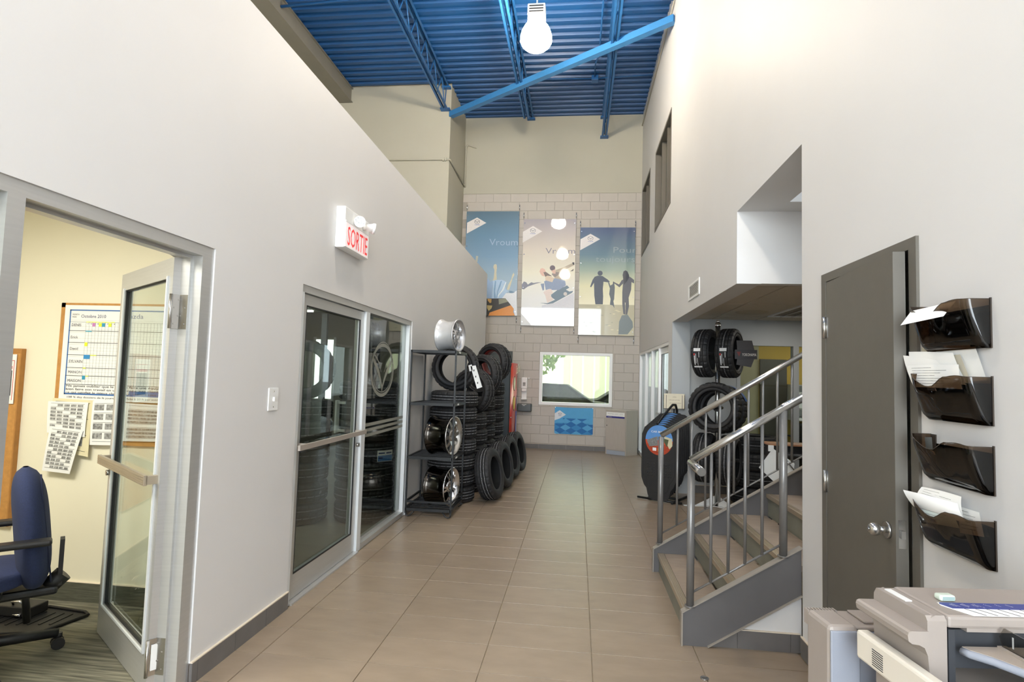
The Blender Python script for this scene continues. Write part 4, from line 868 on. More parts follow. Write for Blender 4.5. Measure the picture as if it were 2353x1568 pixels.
for tx_, ty_, tl_ in ((-3.0, 30, 'sunlit green tree seen at left through the far window'),):
  tr_ = thing('leafy_tree', tl_, 'tree', (tx_, ty_, -.05))
  part('trunk', tr_, mat('bark', (90, 74, 56), .9, noise=.2), ('tube', (tx_, ty_, -.05), (tx_, ty_, 3.0), .2, 10, None, .12))
  m = MB(); rs = random.Random(5)
  for k in range(900):
      a, b, r_ = rs.uniform(0, 2*pi), rs.uniform(-1, 1), rs.uniform(.7, 1)**.5; c = Vector((tx_+2.6*r_*cos(a)*(1-b*b)**.5, ty_+2.2*r_*sin(a)*(1-b*b)**.5, 4.0+2.6*r_*b))
      u_ = Vector((rs.uniform(-1, 1), rs.uniform(-1, 1), rs.uniform(-1, 1))).normalized(); v_ = u_.orthogonal().normalized(); s_ = .22; m.add([c-u_*s_, c+v_*s_*.5, c+u_*s_, c-v_*s_*.5], [(0, 1, 2, 3)])
  m.build('foliage', mat('leaf_green', (96, 118, 52), .8, noise=.2, scale=2), tr_)
# banner
bn = thing('blue_banner', 'small sky blue banner with diamond checks below the far window', 'banner', (-.06, YB-.01, .63))
BX0, BX1, BZ0, BZ1 = -.480, .354, .338, .925
def bfold(u, v): return YB-.022-.007*sin(u*9+v*3)*(.3+v)-.012*(1-abs(2*u-1))*(1-v)
NU, NV = 120, 84; m = MB(); vs = []
for j in range(NV+1):
    for i in range(NU+1):
        u, v = i/NU, j/NV; sag = .012*sin(pi*u)*(1-v); vs.append(Vector((BX0+(BX1-BX0)*u, bfold(u, v), BZ1-(BZ1-BZ0)*v-sag)))
cb_ = [mat('banner_blue', (92, 172, 222), .7, noise=.03), mat('banner_dark', (40, 112, 180), .7, noise=.03), mat('banner_mid', (64, 146, 206), .7, noise=.03), mat('banner_white', (232, 236, 240), .7, noise=.01)]
m.v = vs; m.mats = cb_
for j in range(NV):
    for i in range(NU):
        u, v = (i+.5)/NU, (j+.5)/NV; k = 0
        a, b = u/.285, (v-.40)/.235
        p_, q_ = math.floor(a+b), math.floor(a-b)
        if v > .40:
            fade = v > .62 or abs(u-.55) < .33
            if fade and (p_+q_) % 2 == 0: k = 1
            elif v > .58: k = 2 if (p_ % 2) else 0
        if abs(u-.13)/.16+abs(v-.27)/.155 < 1 or (u < .13 and abs(v-.27-(.13-u)*.75)/.155 < 1 and v < .27+.155*(1-abs(u-.13)/.16)+.2*(1-u/.13) and v > .27-.155*(1-abs(u-.13)/.16)): k = 3
        m.f.append([j*(NU+1)+i, j*(NU+1)+i+1, (j+1)*(NU+1)+i+1, (j+1)*(NU+1)+i]); m.mi.append(k); m.sm.append(True)
m.build('cloth', None, bn); logo(bn, (BX0+.115, .925-.15), .036, YB-.048)
for x, z in ((BX0+.01, BZ1-.01), (BX1-.01, BZ1-.01), (BX1-.01, BZ0+.01), (BX0+.01, BZ0+.01)): part('grommet', bn, STEEL, ('tube', (x, YB-.04, z), (x, YB-.008, z), .007, 8))
sd = thing('soap_dispenser', 'white wall soap dispenser with drip tray, far wall', 'dispenser', (-1.16, YB, 1.3))
part('body', sd, ES, ('cbox', (-1.235, YB-.09, 1.30), (-1.10, YB-.006, 1.55), .02)); part('nozzle', sd, ES, ('cbox', (-1.225, YB-.10, 1.235), (-1.11, YB-.02, 1.30), .02)); part('tray', sd, ES, ('cbox', (-1.235, YB-.10, 1.06), (-1.105, YB-.006, 1.08), .006)); part('back_plate', sd, ES, ('box', (-1.225, YB-.02, 1.07), (-1.115, YB-.006, 1.3)), ('tube', (-1.09, YB-.05, 1.53), (-1.05, YB-.05, 1.53), .018, 10))
part('window', sd, GINK, ('cbox', (-1.195, YB-.093, 1.36), (-1.14, YB-.088, 1.44), .002))
td = thing('towel_dispenser', 'dark grey paper towel dispenser beside the vending machine', 'dispenser', (-1.1, YB, .88))
part('body', td, mat('dispenser_grey', (74, 80, 80), .3, noise=.04), ('cbox', (-1.30, YB-.16, .80), (-.985, YB-.006, .975), .02)); part('slot', td, WHITE, ('box', (-1.20, YB-.162, .955), (-1.10, YB-.16, .962)), ('box', (-1.18, YB-.162, .93), (-1.13, YB-.16, .936)))
A_, B_, C_ = Vector((.612, 12.24, 0)), Vector((1.012, 11.985, 0)), Vector((1.272, 12.26, 0)); D_ = A_+(C_-B_)
cab = thing('grey_cabinet', 'pale grey laminate cabinet with blue label, turned in far corner', 'cabinet', (.95, 12.2, 0))
part('carcass', cab, LAMI, ('prism', [A_, B_, C_, D_], (0, 0, .905)), ('prism', [A_.lerp(B_, -.01), B_.lerp(A_, -.01), C_, D_], (0, 0, .001)))
part('top', cab, LAMI, ('prism', [p+(p-(A_+C_)/2).normalized()*.012+Vector((0, 0, .905)) for p in (A_, B_, C_, D_)], (0, 0, .022)))
e1 = (B_-A_).normalized(); e2 = Vector((e1.y, -e1.x, 0))
def fr(u, z, d): return A_+e1*u+Vector((0, 0, z))+e2*d
LW = (B_-A_).length
part('door', cab, LAMI, ('prism', [fr(.012, .10, .001), fr(LW-.012, .10, .001), fr(LW-.012, .895, .001), fr(.012, .895, .001)], e2*.016))
part('plinth', cab, mat('plinth_blue_grey', (168, 176, 188), .5, noise=.02), ('prism', [fr(.03, .005, .001), fr(LW-.02, .005, .001), fr(LW-.02, .088, .001), fr(.03, .088, .001)], e2*.005))
part('label_strip', cab, PAPER, ('prism', [fr(.02, .795, .0175), fr(LW-.03, .795, .0175), fr(LW-.03, .88, .0175), fr(.02, .88, .0175)], e2*.002)); part('blue_band', cab, mat('band_blue', (50, 50, 130), .5, noise=.02), ('prism', [fr(.02, .76, .0175), fr(LW-.03, .76, .0175), fr(LW-.03, .797, .0175), fr(.02, .797, .0175)], e2*.002))
text('strip_lettering', 'Récupération', fr(.05, .772, .021), e1, (0, 0, 1), .02, WHITE, cab, width=.10); text('strip_lettering', 'Recyclage  papier  verre', fr(.06, .84, .021), e1, (0, 0, 1), .022, GINK, cab, width=.34)
part('knob', cab, INK, ('tube', fr(.035, .60, .017), fr(.035, .60, .028), .009, 10))
d3 = struct('door_3', label='dark grey steel door in the block wall behind the vending machine')
part('door_frame', d3, mat('dark_green_grey', (80, 84, 82), .5, noise=.03), ('box', (-2.075, YB-.02, 0), (-2.025, YB+.1, 2.12)), ('box', (-1.505, YB-.02, 0), (-1.455, YB+.1, 2.12)), ('box', (-2.025, YB-.02, 2.07), (-1.505, YB+.1, 2.12)))
part('door_leaf', d3, mat('dark_green_grey', (80, 84, 82)), ('box', (-2.025, YB+.02, .005), (-1.505, YB+.06, 2.07)))
# vending machine
vm = thing('vending_machine', 'red fronted drinks vending machine with dark side by the far wall', 'vending machine', (-1.65, 11.8, 0))
VD = mat('vending_dark', (66, 76, 84), .45, noise=.05); VR = mat('vending_red', (222, 52, 26), .3, noise=.03, coat=.5)
part('cabinet', vm, VD, ('cbox', (-2.02, 11.30, .05), (-1.34, 12.33, 1.84), .012)); part('foot', vm, BLK, ('box', (-1.98, 11.34, 0), (-1.4, 12.3, .05)))
m = MB(); n = 14; pf = []
for k in range(n+1): u = k/n; pf.append((-1.34+.085*sin(pi*u)**.45+.0, 11.31+1.0*u))
vs = [Vector((x, y, z)) for z in (.10, 1.83) for x, y in pf]; m.add(vs, [(k, k+1, n+2+k, n+1+k) for k in range(n)], None, True); m.add([vs[k] for k in range(n+1)], [tuple(range(n+1))]); m.add([vs[n+1+k] for k in range(n+1)], [tuple(range(n+1))]); m.build('front_panel', VR, vm)
part('edge_strip', vm, BLK, ('box', (-1.345, 11.297, .10), (-1.325, 11.32, 1.83)))
def onf(u, z, d=.004): return Vector((-1.34+.085*sin(pi*min(max(u, .02), .98))**.45+d, 11.31+u, z))
for u0, zc, c in ((.22, 1.42, (230, 225, 190)), (.58, 1.42, (200, 190, 150)), (.22, 1.02, (236, 200, 60)), (.58, 1.02, (150, 150, 190))):
    m = MB(); m.grid(lambda u, v: onf(u0+.09*cos(2*pi*u)*v, zc+.15*sin(2*pi*u)*v), 18, 2); m.build('slot_border', INK, vm, rec=False)
    m = MB(); m.grid(lambda u, v: onf(u0+.075*cos(2*pi*u)*v, zc+.135*sin(2*pi*u)*v, .006), 18, 2); m.build('slot_window', mat('slot_%d' % c[1], c, .4, noise=.2, scale=20), vm, rec=False)
m = MB(); m.grid(lambda u, v: onf(.40+.5*u, .25+.60*v, .0045), 6, 2); m.build('blue_field', mat('vending_blue', (70, 80, 170), .4, noise=.1, scale=6), vm, rec=False)
m = MB(); m.grid(lambda u, v: onf(.52+.22*u, .40+.34*v, .0065), 3, 2); m.build('coin_panel', mat('coin_panel', (170, 176, 196), .4, noise=.1), vm, rec=False)
tt = text('script_lettering', 'Coca-Cola', (-1.235, 11.45, 1.60), (0, 1, .10), (0, -.1, 1), .26, mat('cream_letter', (246, 240, 200), .4, noise=.02), vm, width=.80, off=.008)
part('notice', vm, PAPER, ('box', (-1.49, 11.296, 1.60), (-1.385, 11.2995, 1.76))); part('notice', vm, PAPER, ('box', (-1.60, 11.296, .76), (-1.49, 11.2995, .93)))
text('notice_print', '12 V', (-1.46, 11.2955, 1.64), (0, 0, 1), (-1, 0, 0), .04, INK, vm)
for z in (.30, .75): part('bolt', vm, WHITE, ('tube', (-1.30, 11.30, z), (-1.29, 11.29, z), .01, 8))
# ------------------------------------------------------------------ right wall: entrance glazing, upper windows, vent
d5 = struct('door_5', label='white framed entrance glazing with a glass door in the right wall')
m = [(XR+.0, XR+.11)]
GW = mat('white_aluminium', (250, 251, 252), .35, metal=.05, noise=.01)
for a, b in ((12.545, 12.6), (11.53, 11.59), (10.58, 10.64), (9.67, 9.73)): part('mullion', d5, GW, ('box', (XR+.005, a, 0), (XR+.07, b, 2.10)))
part('frame_jamb', d5, GW, ('box', (XR+.005, 8.62, 0), (XR+.12, 8.66, 2.10))); part('frame_head', d5, GW, ('box', (XR+.005, 8.62, 2.10), (XR+.12, 12.6, 2.15))); part('sill', d5, GW, ('box', (XR+.005, 8.62, 0), (XR+.12, 12.6, .07)))
for a, b in ((11.59, 12.545), (10.64, 11.53), (9.73, 10.58)): part('pane', d5, GLASS, ('box', (XR+.06, a, .07), (XR+.066, b, 2.10)))
lf = MB()
for a, b in (((8.665, .07), (8.74, 2.09)), ((9.59, .07), (9.665, 2.09)), ((8.74, 2.0), (9.59, 2.09)), ((8.74, .07), (9.59, .2))): lf.box((XR+.04, a[0], a[1]), (XR+.085, b[0], b[1]))
l5 = lf.build('door_leaf', GW, d5); part('glass_pane', l5, GLASS, ('box', (XR+.06, 8.74, .2), (XR+.066, 9.59, 2.0))); part('push_bar', l5, STEEL, ('box', (XR-.04, 8.70, 1.01), (XR-.025, 9.64, 1.05)), ('box', (XR-.03, 8.72, 1.01), (XR+.04, 8.74, 1.04)), ('box', (XR-.03, 9.6, 1.01), (XR+.04, 9.62, 1.04)))
part('gasket', l5, GASK, ('box', (XR+.038, 8.735, .2), (XR+.05, 8.745, 2.0)), ('box', (XR+.038, 9.58, .2), (XR+.05, 9.592, 2.0)))
m = MB(); m.box((XR+.2, 8.53, -.1), (XR+.8, 8.62, 7.5)); m.box((2.15, 8.5, -.1), (2.25, 12.9, 7.5)); struct('wall_vestibule', m, mat('outside_wall', (222, 222, 218), .8, noise=.03))
def upwin(n, y0, y1, z0, z1, muls, label):
    w = struct('window_%d' % n, label=label); x0, x1 = XR-.006, XR+.16
    part('window_frame', w, WFRM, ('box', (x0, y0, z0), (x1, y0+.05, z1)), ('box', (x0, y1-.05, z0), (x1, y1, z1)), ('box', (x0, y0+.05, z1-.05), (x1, y1-.05, z1)), ('box', (x0, y0+.05, z0), (x1, y1-.05, z0+.06)))
    ys = [y0+.05]+muls+[y1-.05]
    for yy in muls: part('mullion', w, WFRM, ('box', (XR+.03, yy-.03, z0+.06), (XR+.14, yy+.03, z1-.05)))
    for a, b in zip(ys[:-1], ys[1:]): part('pane', w, GLASS, ('box', (XR+.09, a, z0+.06), (XR+.094, b, z1-.05)))
    return w
upwin(3, 8.60, 10.37, 4.225, 5.70, [9.2, 9.8], 'near one of the two grey framed upper windows in the right wall')
upwin(4, 11.15, 12.5, 4.24, 5.72, [11.62, 12.08], 'far one of the two grey framed upper windows in the right wall')
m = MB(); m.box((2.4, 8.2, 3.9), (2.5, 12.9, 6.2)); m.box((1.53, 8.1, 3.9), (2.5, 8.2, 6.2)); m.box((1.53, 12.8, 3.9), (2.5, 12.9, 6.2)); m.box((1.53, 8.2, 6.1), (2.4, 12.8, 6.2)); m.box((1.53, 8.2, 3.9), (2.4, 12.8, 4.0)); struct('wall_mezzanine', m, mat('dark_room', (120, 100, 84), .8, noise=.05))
vt = thing('air_vent', 'white louvred air vent low on the right wall', 'vent', (XR, 6.79, 2.63))
part('frame', vt, WHITE, ('box', (XR-.010, 6.475, 2.536), (XR, 6.53, 2.725)), ('box', (XR-.010, 7.05, 2.536), (XR, 7.10, 2.725)), ('box', (XR-.010, 6.53, 2.70), (XR, 7.05, 2.725)), ('box', (XR-.010, 6.53, 2.536), (XR, 7.05, 2.565)))
part('backing', vt, mat('vent_shadow', (150, 148, 142), .8, noise=.05), ('box', (XR-.002, 6.53, 2.565), (XR, 7.05, 2.70)))
for k in range(7): z = 2.575+.0185*k; part('louvre', vt, WHITE, ('prism', [(XR-.001, 6.53, z+.010), (XR-.009, 6.53, z), (XR-.009, 6.53, z+.003), (XR-.001, 6.53, z+.013)], (0, .52, 0)))
# ------------------------------------------------------------------ alcove and stairwell shell
m = MB(); m.box((XR+.2, 3.45, 0), (5, 3.57, 4.3)); m.box((5, 3.45, 0), (5.1, 8.6, 4.3)); struct('wall_stairwell', m, WALL)
m = MB(); m.box((XR+.001, 4.991, 2.407), (5, 5.09, 4.3)); struct('wall_landing', m, WALL)
m = MB(); m.box((XR+.2, 3.57, 3.027), (1.66, 4.99, 3.2)); m.box((1.66, 3.57, 4.1), (5, 4.99, 4.2)); m.box((1.64, 3.57, 3.2), (1.66, 4.99, 4.2)); m.box((1.66, 4.72, 3.027), (5, 4.989, 3.2)); struct('ceiling_stairwell', m, WALL)
m = MB(); m.box((1.526, 8.33, 0), (1.575, 8.419, 2.46)); m.box((1.575, 8.42, 0), (2.24, 8.52, 2.6)); m.box((2.24, 8.42, 2.15), (5, 8.52, 2.6)); struct('wall_alcove', m, WALLB)
m = MB(); m.box((1.325, 8.3095, 0), (1.575, 8.32, 2.405)); struct('trim_2', m, WALLB)
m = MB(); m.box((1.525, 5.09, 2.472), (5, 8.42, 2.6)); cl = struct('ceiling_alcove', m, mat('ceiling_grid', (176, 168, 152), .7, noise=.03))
for i in range(6):
    for j in range(4):
        x0, x1 = 1.88+.612*(i-1), 1.88+.612*i; y0, y1 = 4.24+1.24*j, 4.24+1.24*(j+1); x0 = max(x0, 1.53); y0 = max(y0, 5.1); y1 = min(y1, 8.415)
        if i == 2 and j == 2: pass
        if y1-y0 < .1 or x1 > 4.9: continue
        if i == 2 and j == 3: pass
        if (i, j) in ((2, 2), (3, 2)) and False: continue
        if x0 > 2.4 and x0 < 3.0 and j == 2: continue
        m = MB(); m.box((x0+.012, y0+.012, 2.462), (x1-.012, y1-.012, 2.472)); m.build('ceiling_tile', CTILE, cl)
tf = thing('troffer', 'louvred ceiling light in the alcove tile ceiling', 'ceiling light', (2.8, 7.4, 2.46))
part('frame', tf, WHITE, ('box', (2.505, 6.74, 2.455), (2.53, 7.94, 2.474)), ('box', (3.08, 6.74, 2.455), (3.105, 7.94, 2.474)), ('box', (2.53, 7.92, 2.455), (3.08, 7.94, 2.474)), ('box', (2.53, 6.74, 2.455), (3.08, 6.76, 2.474)))
for k in range(3): part('louvre', tf, CHR, ('box', (2.66+.14*k, 6.76, 2.455), (2.672+.14*k, 7.92, 2.473)))
for k in range(7): part('cross_louvre', tf, CHR, ('box', (2.53, 6.9+.145*k, 2.458), (3.08, 6.905+.145*k, 2.473)))
part('diffuser', tf, mat('dim_diffuser', (200, 204, 206), .5, emit=(230, 235, 235), es=.9, noise=.02), ('box', (2.53, 6.76, 2.4725), (3.08, 7.92, 2.4735)))
sp = thing('round_diffuser', 'round beige ceiling diffuser in the alcove ceiling', 'diffuser', (2.16, 7.45, 2.46))
m = MB(); m.lathe([(.001, 2.435), (.10, 2.437), (.17, 2.447), (.20, 2.461)], 32, None, 'z', (2.16, 7.45, 0)); m.build('disc', mat('diffuser_beige', (182, 172, 152), .6, noise=.02), sp)
# glass partition and the sales office behind it
w5 = struct('window_5', label='glass partition of the sales office at the back of the alcove')
part('mullion', w5, WALLB, ('box', (3.005, 8.41, 0), (3.08, 8.52, 2.10)), ('box', (2.24, 8.41, 0), (2.29, 8.52, 2.10)), ('box', (2.24, 8.41, 2.10), (5, 8.52, 2.15)), ('box', (2.24, 8.41, 0), (5, 8.52, .1)))
part('pane', w5, GLASS, ('box', (2.29, 8.46, .1), (3.005, 8.466, 2.10)), ('box', (3.08, 8.46, .1), (4.9, 8.466, 2.10)))
YW = mat('yellow_wall', (196, 164, 74), .8, noise=.03, scale=3); OW = mat('olive_wall', (176, 168, 138), .8, noise=.03)
m = MB(); m.box((2.25, 10.6, 0), (3.20, 10.7, 2.9)); struct('wall_sales_left', m, OW)
m = MB(); m.box((3.20, 10.6, 0), (6, 10.7, 2.9)); m.box((6, 8.5, 0), (6.1, 10.7, 2.9)); struct('wall_sales_back', m, YW)
m = MB(); m.box((2.25, 8.52, 2.6), (6, 10.6, 2.7)); struct('ceiling_sales', m, CTILE)
m = MB(); m.box((2.25, 8.52, -.1), (3.4, 10.6, -.003)); struct('floor_sales', m, CARP)
d6 = struct('door_6', label='dark brown grey door in the yellow office behind the partition')
part('door_leaf', d6, mat('brown_door', (84, 80, 72), .5, noise=.03), ('box', (3.21, 10.55, 0), (3.66, 10.6, 2.0)))
part('hinge', d6, STEEL, ('box', (3.20, 10.53, 1.55), (3.23, 10.56, 1.66)), ('box', (3.20, 10.53, .8), (3.23, 10.56, .9)))
sh_ = thing('paper_shelf', 'white shelf full of papers in the yellow office', 'shelf', (4.0, 10.3, 0))
part('shelf_unit', sh_, mat('shelf_white', (206, 204, 196), .6, noise=.05), ('box', (3.68, 10.2, .95), (4.4, 10.58, .97)), ('box', (3.68, 10.2, 1.15), (4.4, 10.58, 1.165)), ('box', (3.68, 10.2, 1.35), (4.4, 10.58, 1.365)), ('box', (3.68, 10.2, 1.55), (4.4, 10.58, 1.565)), ('box', (3.67, 10.2, .95), (3.685, 10.58, 1.565)), ('box', (3.68, 10.56, .95), (4.4, 10.58, 1.56)))
for k in range(9): a = 3.70+.075*(k % 4)*2; z = .97+.2*(k//3); part('paper_pile', sh_, PAPER, ('box', (a, 10.22, z), (a+.12, 10.5, z+.03+.012*(k % 5))))
cp2 = thing('dark_printer', 'dark office printer under the paper shelf behind partition', 'printer', (4.0, 10.3, 0))
part('body', cp2, COPD, ('cbox', (3.72, 10.0, .62), (4.4, 10.5, .90), .02)); part('stand', cp2, BLK, ('box', (3.76, 10.02, 0), (4.36, 10.48, .62))); part('tray', cp2, BLK, ('box', (3.6, 10.1, .68), (3.72, 10.4, .70)))
# ------------------------------------------------------------------ stairs and railings
stt = thing('staircase', 'grey steel staircase with tiled treads rising to the right', 'stairs', (.66, 4.2, 0))
YN, YF = 3.585, 4.88; SL = .613; NX, NZ, DX, DZ = .682, .152, .2835, .1745
def stringer(y, t, x1, ys):
    zt = lambda x: .187+SL*(x-.645); zb = lambda x: max(0, SL*1.015*(x-.795))
    pts = [(.645, 0), (.795, 0), (x1, zb(x1)), (x1, zt(x1)), (.655, zt(.655)), (.645, .182)]
    m = MB(); m.prism([(a, y, b) for a, b in pts], (0, t, 0)); m.build('stringer', SGREY, stt)
    m = MB(); w = .05
    for (a, b), (c, d_) in (((.645, .187), (x1, zt(x1))), ((.795, -.0), (x1, zb(x1)))):
        up_ = .008; m.prism([(a, y-w*.3 if ys > 0 else y-w*.7, b), (c, y-w*.3 if ys > 0 else y-w*.7, d_), (c, y-w*.3 if ys > 0 else y-w*.7, d_+up_), (a, y-w*.3 if ys > 0 else y-w*.7, b+up_)], (0, w, 0))
    m.prism([(.643, y-w*.3, 0), (.643, y-w*.3, .187), (.651, y-w*.3, .187), (.651, y-w*.3, 0)], (0, w, 0)); m.build('flange', mat('flange_paint', (146, 138, 128), .4, noise=.04), stt)
stringer(YN, .010, XR+.0, 1); stringer(YF, .010, 2.75, -1)
for k in range(9):
    x, z = NX+DX*k, NZ+DZ*k; last = k == 8
    part('tread', stt, TREAD, ('box', (x+.052, YN+.012, z-.035), (x+DX+(.0 if not last else 1.2), YF-.002, z)))
    if k == 0: part('riser', stt, RISER, ('box', (x+.012, YN+.012, 0), (x+.02, YF-.002, z-.004)))
    else: part('riser', stt, RISER, ('box', (x+.014, YN+.012, z-DZ), (x+.022, YF-.002, z-.004)))
    m = MB(); m.box((x, YN+.012, z-.028), (x+.012, YF-.002, z+.002)); m.box((x+.012, YN+.012, z-.006), (x+.05, YF-.002, z-.001))
    for q in range(3): m.box((x+.014+.0125*q, YN+.012, z-.001), (x+.021+.0125*q, YF-.002, z+.002))
    m.build('nosing', NOSE, stt)
def railing(y, x0, x1, z0, nb_, posts, lab, xbal, xend, zoff):
    t = thing('stair_railing', lab, 'railing', (x0, y, .2), 'stair railings')
    hz = lambda x: z0+SL*(x-x0)*1.02; sz = lambda x: .187+SL*(x-.645)+.008
    m = MB(); m.path([(x0-.002, y, hz(x0)), (x1, y, hz(x1))], .0235, 14); m.build('handrail', STEEL, t)
    for i, px in enumerate(posts): part('post', t, SRAIL, ('tube', (px, y, sz(px)), (px, y, hz(px)-.01), .0225, 16), ('tube', (px, y, sz(px)), (px, y, sz(px)+.006), .032, 16))
    lo = lambda x: sz(x)+.075
    part('bottom_rail', t, SRAIL, ('tube', (x0, y, lo(x0)), (xend, y, lo(xend)), .007, 8))
    for bx in xbal: part('baluster', t, SRAIL, ('tube', (bx, y, lo(bx)), (bx, y, hz(bx)-.015), .0095, 10))
    return t
r1 = railing(YN+.006, .695, XR+.02, 1.085, 0, [.695, 1.225], 'near stair railing with a short stub handle at its foot', [.812, .912, 1.008, 1.105], 1.21, 0)
part('handrail_end', r1, STEEL, ('path', [(1.19, YN+.006, 1.395), (1.235, YN+.006, 1.432), (1.30, YN+.008, 1.468), (2.0, YN+.03, 1.468+.7*.62)], .0205, 12), label='slimmer upper handrail')
part('stub', r1, STEEL, ('tube', (.695, YN+.02, 1.070), (.708, YN-.22, 1.052), .0245, 16))
r2 = railing(YF+.005, .70, 2.7, 1.108, 0, [.70], 'far stair railing beside the tyre display stand', [.833+.1125*k for k in range(17)], 2.7, 0)
m = MB(); m.prism([(.80, 3.612, 0), (XR+.01, 3.612, 0), (XR+.01, 3.612, .34), (.80, 3.612, .0105)], (0, .02, 0)); struct('wall_under_stair', m, WALL)
bu = struct('baseboard_stair'); 
for a, b in ((.80, .97), (.97, 1.27), (1.27, XR)):
    za, zb_ = min(.105, SL*1.015*(a-.795)), min(.105, SL*1.015*(b-.795)); pts = [(a+.001, 3.600, 0), (b-.001, 3.600, 0), (b-.001, 3.600, zb_)]
    if a < .96 < b or a == .80: pts.append((.966, 3.600, zb_))
    if za > .002: pts.append((a+.001, 3.600, za))
    part('base_tile', bu, BASE, ('prism', pts, (0, .012, 0)))
part('edge_strip', bu, BTRIM, ('box', (.97, 3.598, .105), (XR, 3.612, .110)))
# floor box lid
fb = thing('floor_outlet', 'small round steel floor outlet in front of the stairs', 'floor outlet', (.72, 2.98, 0)); q = at(1619, 1560, z=0)
part('disc', fb, STEEL, ('tube', (q.x, q.y, 0), (q.x, q.y, .004), .022, 20)); part('slot', fb, INK, ('box', (q.x-.015, q.y-.002, .004), (q.x+.015, q.y+.002, .0045)))
# ------------------------------------------------------------------ tyre display stand
PX, PYY = 1.775, 7.55
ts = thing('tyre_stand', 'chrome pole display stand with white base in the alcove', 'display stand', (PX, PYY, 0))
part('pole', ts, STEEL, ('tube', (PX, PYY, .01), (PX, PYY, 2.33), .030, 16)); part('top_cap', ts, CHR, ('tube', (PX, PYY, 2.33), (PX, PYY, 2.36), .02, 12), ('tube', (PX, PYY, 2.27), (PX, PYY, 2.32), .036, 16))
m = MB()
for k in range(3):
    a = R(190+120*k); u_ = Vector((cos(a), sin(a), 0)); v_ = Vector((-sin(a), cos(a), 0)); c = Vector((PX, PYY, .005))
    m.prism([c+v_*.05, c+u_*.42+v_*.02, c+u_*.42-v_*.02, c-v_*.05], (0, 0, .01)); m.prism([c+u_*.02+v_*.004, c+u_*.30+v_*.004, c+u_*.03+v_*.004+Vector((0, 0, .13))], tuple(-v_*.008))
m.build('base', mat('white_enamel', (222, 222, 220), .4, noise=.02), ts)
ax1 = Vector((.86, -.50, .0)).normalized(); ax2 = Vector((-.42, -.90, .03)).normalized(); ax3 = Vector((.90, -.43, 0)).normalized()
P = Vector((PX, PYY, 0))
GS = 'tyres on the display stand'
put_tyre(TD, P-ax1*.150+Vector((0, 0, 1.935)), ax1, 'top left tyre on the chrome display stand, with paper tread labels', GS, .4)
put_tyre(TD, P+ax1*.150+Vector((0, 0, 1.935)), ax1, 'top right tyre on the display stand, with the dark lettered hub sign', GS, 1.0)
put_tyre(TC, P+ax2*.150+Vector((0, 0, 1.245)), ax2, 'middle front tyre on the display stand, wide open towards us', GS, .1)
put_tyre(TC, P-ax2*.150+Vector((.02, 0, 1.225)), ax2, 'middle rear chunky tyre on the display stand, under blue strap', GS, .7)
put_tyre(TD, P-ax3*.150+Vector((0, 0, .60)), ax3, 'bottom left tyre on the display stand behind the railing', GS, .2)
put_tyre(TD, P+ax3*.150+Vector((0, 0, .59)), ax3, 'bottom right tyre on the display stand behind the railing', GS, .9)
for z, a in ((1.935, ax1), (1.24, ax2), (.60, ax3)): part('arm', ts, BLKM, ('tube', P-a*.27+Vector((0, 0, z)), P+a*.27+Vector((0, 0, z)), .022, 10), ('tube', P-a*.03+Vector((0, 0, z)), P+a*.03+Vector((0, 0, z)), .05, 12))
def on_tyre(name, c, ax, Rr, ang0, ang1, a0, a1, m_, off=.002, parent=None, n=6):
    """patch lying on a tyre's tread, ang from the side facing the room, a along the axis"""
    ax = Vector(ax).normalized(); z_ = Vector((0, 0, 1)); f_ = (ax.cross(z_)).normalized()
    if f_.y > 0: f_ = -f_
    u2 = z_; b = MB()
    for i in range(n):
        A, B = R(ang0+(ang1-ang0)*i/n), R(ang0+(ang1-ang0)*(i+1)/n)
        b.add([c+ax*a+(f_*cos(t)+u2*sin(t))*(Rr+off) for a, t in ((a0, A), (a1, A), (a1, B), (a0, B))], [(0, 1, 2, 3)])
    return b.build(name, m_, parent, rec=False)
LBK = mat('label_black', (24, 24, 26), .5, noise=.05); LBW = mat('label_white', (214, 214, 214), .5, noise=.15, scale=80)
for s, w, lab in ((-1, -.02, 'black and white tread label on the top left tyre'), (1, .0, 'black and white tread label on the top right tyre')):
    c = P+ax1*.15*s+Vector((0, 0, 1.935)); tl_ = thing('tread_label', lab, 'label', c-Vector((0, .3, 0)), None)
    on_tyre('label_card', c, ax1, .312, -34, 2, w-.045, w+.045, LBK, .003, tl_)
    on_tyre('barcode', c, ax1, .312, 2, 9, w-.035, w+.05, LBW, .0035, tl_); on_tyre('white_strip', c, ax1, .312, -37, -33, w-.04, w+.06, LBW, .004, tl_)
    for k, (p0, p1, wd_) in enumerate(((-30, -8, .012), (-26, -4, .006), (-32, -14, .005), (-12, 0, .006))): on_tyre('lettering_band', c, ax1, .312, p0, p1, w-.03+.02*k, w-.03+.02*k+wd_, LBW, .004, tl_, 5)
    on_tyre('red_mark', c, ax1, .312, -7, -3, w-.035, w-.018, mat('label_red', (190, 50, 50), .5, noise=.05), .0045, tl_)
hs = thing('hub_sign', 'dark lettered sign plate fixed in the top right tyre', 'sign', P+ax1*.27+Vector((0, 0, 1.93)))
cc_ = P+ax1*.295+Vector((0, 0, 1.92)); sdir = Vector((-ax1.y, ax1.x, 0)).normalized(); nrm_ = Vector((-.10, -1, 0)).normalized(); ud = Vector((1, -.10, 0)).normalized()
m = MB(); a_ = cc_+Vector((-.10, -.06, 0)); 
m.prism([a_+ud*.02+Vector((0, 0, .17)), a_+ud*.20+Vector((0, 0, .17)), a_+ud*.23+Vector((0, 0, .05)), a_+ud*.03+Vector((0, 0, .05))], -nrm_*.012)
